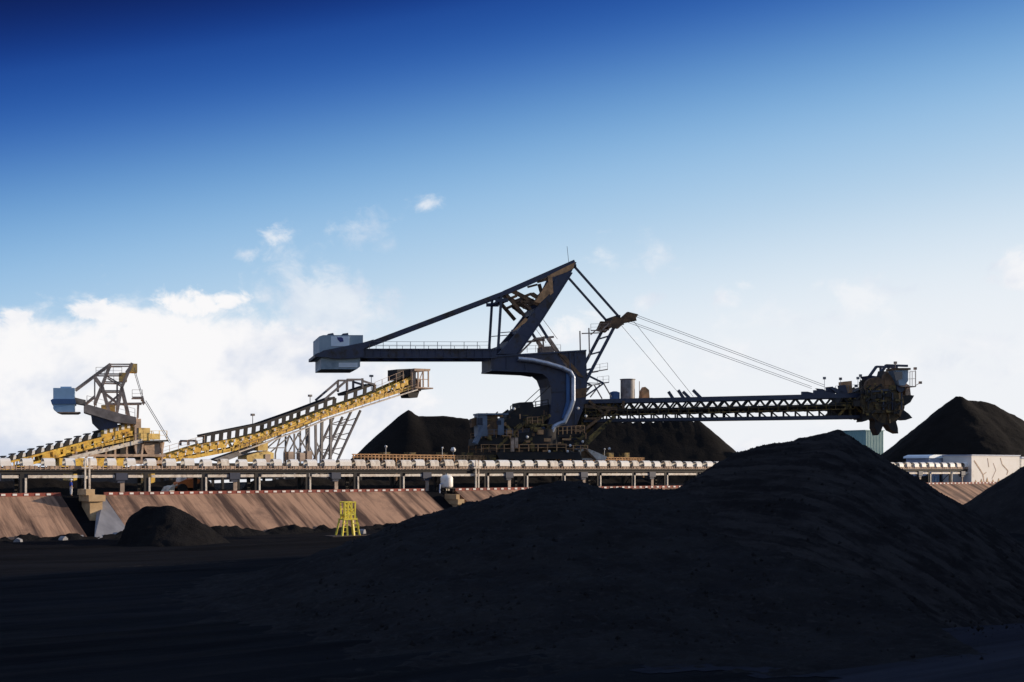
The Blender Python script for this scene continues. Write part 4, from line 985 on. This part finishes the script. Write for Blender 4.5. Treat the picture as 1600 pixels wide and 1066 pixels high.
mb.beam(f.L(1399, 578, -2.6, -2.6), f.L(1399, 567, -2.6, -2.6), .08, .08); mb.beam(f.L(1430, 603, -2.6, -2.6), f.L(1438, 598, -2.6, -2.6), .08, .08); mb.beam(f.L(1430, 603, -2.6, -2.6), f.L(1430, 576, -2.6, -2.6), .06, .06); mb.build('cab_platform', 'tan', rec)
# bucket wheel
mb = MB(); Q(mb, [(1348, 608), (1353, 596), (1358, 592), (1371, 589), (1378, 595), (1380, 586), (1384, 580), (1391, 588), (1397, 600), (1398, 608)], -4.0, -3.4); Q(mb, [(1356, 596), (1366, 594), (1366, 600), (1356, 602)], -4.1, -4.0); Q(mb, [(1382, 592), (1388, 592), (1390, 602), (1382, 602)], -4.1, -4.0); mb.build('wheel_hood', 'rust', rec)
wc = f.L(1380, 631, -2.4, -2.4); Rw = 4.35
mb = MB(); mb.tube((wc.x, wc.y - .9, wc.z), (wc.x, wc.y + .9, wc.z), Rw * .78, n=32); whl = mb.build('bucket_wheel', 'dark', rec)
mb = MB(); mb.tube((wc.x, wc.y - 1.0, wc.z), (wc.x, wc.y - .9, wc.z), Rw * .55, Rw * .74, n=28)
mb.tube((wc.x, wc.y - 1.4, wc.z), (wc.x, wc.y - .9, wc.z), .8, n=16)
for i in range(9):
    a = i * 2 * math.pi / 9; mb.beam((wc.x + .7 * math.cos(a), wc.y - 1.08, wc.z + .7 * math.sin(a)), (wc.x + Rw * .74 * math.cos(a), wc.y - 1.0, wc.z + Rw * .74 * math.sin(a)), .3, .25)
mb.build('hub', 'grimy', whl)
for i in range(9):
    a = R(-111) + i * 2 * math.pi / 9; mb = MB()
    def pc(r, da): return (wc.x + r * math.cos(a + da), wc.z + r * math.sin(a + da))
    mb.prism([pc(Rw * .72, .26), pc(Rw * .74, -.30), pc(Rw * 1.02, -.10), pc(Rw * 1.22, .10), pc(Rw * 1.03, .17)], wc.y - .85, wc.y + .85)
    mb.build('bucket', 'dark', whl)
mb = MB(); Q(mb, [(1346, 612), (1398, 608), (1404, 618), (1402, 640), (1392, 646), (1352, 645), (1344, 636)], -3.75, -3.5); mb.build('wheel_guard', 'grimy', rec)
mb = MB(); mb.tube(f.L(1386, 608, -4.1), f.L(1386, 608, -1.5), .75, n=16); Q(mb, [(1346, 611), (1395, 606), (1395, 610), (1346, 615)], -3.95, -3.4); mb.beam(f.L(1360, 616, -3.9), f.L(1360, 642, -3.9), .2); mb.beam(f.L(1374, 616, -3.9), f.L(1374, 642, -3.9), .2); mb.beam(f.L(1388, 616, -3.9), f.L(1388, 642, -3.9), .2); mb.build('wheel_drive', 'navy2', rec)
mb = MB(); P(mb, [(1405, 600), (1411, 604), (1413, 622), (1404, 618)], -2, 1); P(mb, [(1340, 604), (1352, 600), (1362, 606), (1340, 612)], -2.4, -1.2); mb.build('chute', 'tan', rec)
rg = random.Random(8)
for nm, mt, cnt in (('head_pipework', 'olive', 26), ('head_bracket', 'dark', 30)):
    mb = MB()
    for _ in range(cnt):
        px = rg.uniform(1338, 1402); py = rg.uniform(604, 648); q = rg.random(); L_ = rg.uniform(3, 13); y = -3.95 if nm == 'head_pipework' else -4.15
        if q < .35: mb.beam(f.L(px, py, y, y), f.L(px + L_, py, y, y), .12, rg.uniform(.15, .4))
        elif q < .7: mb.beam(f.L(px, py, y, y), f.L(px, py - rg.uniform(4, 14), y, y), .12, .25)
        elif q < .85: mb.beam(f.L(px, py, y, y), f.L(px + L_, py - L_ * .8, y, y), .12, .25)
        else: c = f.L(px, py, y, y); w_ = rg.uniform(.2, .6); mb.box(c.x - w_, c.x + w_, y - .1, y + .2, c.z - .4, c.z + rg.uniform(.1, .5))
    mb.build(nm, mt, rec)
# slewing platform and lower works
mb = MB(); P(mb, [(740, 686), (765, 683), (845, 672), (905, 668), (905, 680), (770, 696), (740, 696)], -3.4, 3.4); mb.build('slewing_platform', 'dark', rec)
mb = MB(); P(mb, [(765, 707), (893, 707), (897, 718), (770, 718)], -4, 4); P(mb, [(790, 690), (880, 690), (880, 707), (790, 707)], -3, 3); mb.build('portal_base', 'dark', rec)
mb = MB(); c = f.L(842, 686); mb.tube((c.x, 0, c.z - 1.4), (c.x, 0, c.z + 1.4), 4.0, n=32); mb.build('slew_ring', 'dark', rec)
mb = MB()
for y in (-4.1, 4.1):
    a = f.L(742, 707, y); b = f.L(800, 707, y); mb.rail(a, b, 1.1, 1.1, .1, .08); mb.rail(f.L(800, 706, y), f.L(872, 705, y), 1.0, 1.6, .14, .1); mb.rail(f.L(872, 706, y), f.L(905, 706, y), .9, 1.1, .1, .08)
mb.build('lower_handrail', 'rust_sunlit', rec)
mb = MB()
for y in (-3.5, 3.5): mb.rail(f.L(862, 680, y), f.L(902, 678, y), 1.15, .65, .13, .1); mb.rail(f.L(814, 664, y), f.L(838, 663, y), 1.0, .8, .1, .08); mb.rail(f.L(744, 686, y), f.L(800, 684, y), .9, 1.2, .07)
mb.build('upper_handrail', 'rust_sunlit', rec)
mb = MB()
for a, b in (((800, 700), (845, 672)), ((845, 700), (860, 672)), ((768, 700), (812, 660)), ((885, 700), (902, 680)), ((902, 700), (952, 648)), ((775, 655), (800, 690)), ((820, 672), (850, 650)), ((905, 690), (940, 660))): pair(mb, a, b, .3, .42, 3.3)
mb.build('stair_flight', 'olive', rec)
mb = MB()
P(mb, [(812, 655), (842, 654), (842, 668), (812, 668)], -3.0, 1); P(mb, [(784, 672), (812, 664), (818, 680), (790, 688)], -2.6, 1); P(mb, [(845, 664), (862, 664), (862, 682), (845, 682)], -3.3, 0); P(mb, [(818, 695), (832, 693), (826, 706), (820, 706)], -3.6, 3); P(mb, [(752, 711), (766, 711), (766, 722), (752, 722)], -3.6, 1)
mb.build('drive_unit', 'olive', rec)
mb = MB(); P(mb, [(800, 672), (842, 668), (846, 684), (800, 686)], -3.2, 2); P(mb, [(806, 684), (850, 682), (850, 696), (806, 697)], -3.1, 2); P(mb, [(856, 676), (905, 670), (900, 700), (856, 700)], -2.6, 2); mb.build('machinery_house', 'navy', rec)
# dark tail conveyor roofs left of the portal
mb = MB(); P(mb, [(786, 652), (798, 642), (806, 638), (806, 630), (826, 629), (828, 637), (852, 633), (852, 646), (845, 660), (800, 668), (786, 660)], -2.2, 2.2)
P(mb, [(770, 662), (800, 650), (812, 668), (780, 684), (770, 680)], -2.6, 2.0); mb.build('tail_conveyor', 'dark', rec)
mb = MB(); mb.rail(f.L(792, 646, -2.2), f.L(850, 636, -2.2), 1.0, 1.0, .12, .12); pair(mb, (823, 632), (860, 598), .1, .1, 2.6); pair(mb, (800, 640), (786, 650), .3, .3, 2.2); mb.build('tail_rail', 'dark', rec)
rg = random.Random(3)
for nm, mt, cnt in (('catwalk', 'olive', 46), ('pipework', 'rust_sunlit', 30), ('bracket', 'rust', 34)):
    mb = MB()
    for _ in range(cnt):
        px = rg.uniform(742, 905); lo_ = 650 if px < 850 else 668; py = rg.uniform(lo_, 706); y = rg.choice((-3.9, -3.7, -3.4, 3.3)); q = rg.random(); L_ = rg.uniform(3, 15)
        if q < .4: mb.beam(f.L(px, py, y), f.L(px + L_, py, y), .14, rg.uniform(.1, .3))
        elif q < .7: mb.beam(f.L(px, py, y), f.L(px, py - rg.uniform(4, 10), y), .14, .16)
        elif q < .85: mb.beam(f.L(px, py, y), f.L(px + L_ * .7, py - L_ * .6, y), .14, .16)
        else: c = f.L(px, py, y); w_ = rg.uniform(.2, .55); mb.box(c.x - w_, c.x + w_, y - .2, y + .3, c.z - .3, c.z + rg.uniform(.1, .4))
    mb.build(nm, mt, rec)
# operator cabins on the left
mb = MB(); Q(mb, [(743, 646.5), (790, 646.5), (790, 649), (743, 649)], -4.2, -1); Q(mb, [(744, 649), (758, 649), (758, 682), (744, 682)], -4, -1.4); Q(mb, [(775, 654), (784, 654), (784, 680), (775, 680)], -4, -1.4)
ca = mb.build('control_cabin', 'cabin', rec)
mb = MB(); Q(mb, [(746, 653), (754, 653), (754, 664), (746, 664)], -4.06, -4.0); Q(mb, [(776, 657), (783, 657), (783, 664), (776, 664)], -4.06, -4.0); mb.build('window', 'glass', ca)
mb = MB(); Q(mb, [(758, 650), (775, 650), (775, 680), (758, 680)], -3.7, -1.6); Q(mb, [(735, 655), (744, 652), (744, 664), (736, 668)], -3.0, -1.6); mb.build('cabin_frame', 'rust', rec)
mb = MB(); mb.beam(f.L(733, 694, -4.2), f.L(748, 664, -4.2), .5, .5); mb.beam(f.L(733, 694, -3.2), f.L(748, 664, -3.2), .5, .5); mb.rail(f.L(742, 684, -4.2), f.L(790, 682, -4.2), 1.0, 1.0, .06); mb.build('ladder', 'cabin', rec)
mb = MB(); Q(mb, [(798, 684), (803, 684), (803, 706), (798, 706)], -4.3, -3.9); Q(mb, [(804, 684), (809, 684), (809, 700), (804, 700)], -4.3, -3.9); mb.build('signal_post', 'tan', rec)
mb = MB()
for px, py in ((812, 684), (897, 691), (878, 697), (846, 706), (938, 702), (792, 641), (874, 706), (890, 640), (902, 652)): c = f.L(px, py, -4.2); mb.ball((c.x, c.y, c.z), .22)
mb.build('lamp', 'hatw', rec)
mb = MB(); P(mb, [(896, 704), (906, 700), (920, 705), (940, 714), (938, 719), (898, 719)], -2.5, 1.5); mb.build('skirt_chute', 'pale', rec)
mb = MB(); P(mb, [(900, 706), (908, 704), (918, 716), (900, 716)], -2.6, -2.5); mb.beam(f.L(905, 703, -2.8), f.L(924, 722, -2.8), .3, .3); mb.build('chute_frame', 'rust', rec)
mb = MB()
for px in (775, 800, 870, 892):
    for y in (-3.6, 3.6): c = f.L(px, 718, y); mb.box(c.x - .5, c.x + .5, y - .4, y + .4, 1.1, c.z)
mb.build('portal_leg', 'dark', rec)
mb = MB()
for px in (787, 881):
    for y in (-3.6, 3.6):
        c = f.L(px, 730, y); mb.box(c.x - 2.4, c.x + 2.4, y - .35, y + .35, .5, 1.1)
        for d in (-1.9, -.65, .65, 1.9): mb.tube((c.x + d, y - .3, .42), (c.x + d, y + .3, .42), .42, n=12)
mb.build('bogie', 'dark', rec)

# ------------------------------------------------------------------ buildings on the right
f = fr_line(1556, 133.3, 38, ZT)
root = thing('transfer_house', f, 'white walled transfer house with dark cracks at the right end of the conveyor', 'building')
a = f.L(1518, 712); b = f.L(1593, 712)
mb = MB(); mb.box(a.x, b.x, 0, 6, 0, a.z); mb.build('wall', 'wall', root)
mb = MB(); mb.box(a.x - .15, b.x + .15, -.15, 6.15, a.z, a.z + .18); mb.build('roof', 'shed', root)
mb = MB()
def crack(pts, r):
    q = [f.L(*p, -.02) for p in pts]
    for u, v in zip(q[:-1], q[1:]): mb.beam(u, v, .03, r)
crack([(1522, 720), (1530, 732), (1536, 742), (1538, 756)], .3); crack([(1563, 716), (1566, 726), (1575, 736), (1573, 742)], .22); crack([(1536, 742), (1541, 738)], .15); crack([(1550, 748), (1556, 735), (1552, 724)], .12); crack([(1543, 716), (1545, 730)], .16)
mb.build('crack', 'tan', root)
mb = MB()
k = 0
for px in range(1524, 1590, 9): c = f.L(px, 750 - (k * 7) % 5, -.03); mb.prism([(c.x - .5, 0), (c.x + .6, 0), (c.x + .1, c.z)], -.05, -.01); k += 1
mb.build('mud_stain', 'conc2', root)
f2 = fr_line(1620, 134, 38, ZT); a = f2.L(1596, 714); b = f2.L(1680, 714)
root = thing('storage_shed', f2, 'pale shed wall at the right picture edge beyond the white transfer house', 'building')
mb = MB(); mb.box(a.x, b.x, 0, 6, 0, a.z - .3); mb.build('wall', 'wall', root); mb = MB(); mb.box(a.x - .2, b.x + .2, -.2, 6.2, a.z - .3, a.z); mb.build('roof', 'shed', root)
f = fr_line(1484, 139.5, 38, ZT)
root = thing('equipment_shed', f, 'pale blue shed behind the right end of the conveyor, beside the white house', 'building')
a = f.L(1452, 716); b = f.L(1520, 713)
mb = MB(); mb.box(a.x, b.x, .1, 5, 0, a.z); mb.build('wall', 'shed', root)
mb = MB(); mb.prism([(a.x - .4, a.z), (b.x + .3, a.z), (b.x + .3, a.z + .65), (a.x + 1.2, a.z + .65), (a.x - .2, a.z + .35)], -.2, 5.4); mb.build('roof', 'sheet', root)
for p0, p1 in ((1420, 1452), (1496, 1513)):
    a = f.L(p0, 744); b = f.L(p1, 757); mb = MB(); mb.box(a.x, b.x, -.5, .06, .15, a.z); mb.build('door', 'dark', root)
mb = MB()
for px in range(1460, 1494, 5): a = f.L(px, 744, 0); mb.box(a.x, a.x + .35, -.04, .1, .1, a.z)
mb.build('window_strip', 'cwblue', root)

f = Fr((1352 - 800) / F * 420, 420, ZT, 33)
root = thing('corrugated_building', f, 'tall teal corrugated building far behind, below the bucket wheel', 'building')
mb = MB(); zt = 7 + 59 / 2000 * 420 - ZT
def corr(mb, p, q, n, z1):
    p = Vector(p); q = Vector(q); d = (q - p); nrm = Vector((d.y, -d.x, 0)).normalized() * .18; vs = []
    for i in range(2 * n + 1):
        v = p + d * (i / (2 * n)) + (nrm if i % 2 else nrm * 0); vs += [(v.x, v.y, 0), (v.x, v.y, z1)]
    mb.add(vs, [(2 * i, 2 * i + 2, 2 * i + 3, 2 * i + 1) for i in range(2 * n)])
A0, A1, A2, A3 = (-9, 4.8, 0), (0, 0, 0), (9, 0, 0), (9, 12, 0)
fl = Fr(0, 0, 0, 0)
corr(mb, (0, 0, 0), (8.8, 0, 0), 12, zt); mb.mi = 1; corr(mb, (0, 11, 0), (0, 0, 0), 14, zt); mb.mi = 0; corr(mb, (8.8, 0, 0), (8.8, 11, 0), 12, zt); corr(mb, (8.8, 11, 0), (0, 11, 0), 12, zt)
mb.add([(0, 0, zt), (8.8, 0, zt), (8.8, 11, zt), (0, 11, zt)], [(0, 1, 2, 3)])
mb.build('cladding', ['teal_lit', 'teal'], root)  # left side keeps the darker teal, the others take the painted-lit copy
mb = MB(); mb.box(-.3, 9.1, -.3, 11.3, zt, zt + .25); mb.build('roof_edge', 'teal', root)
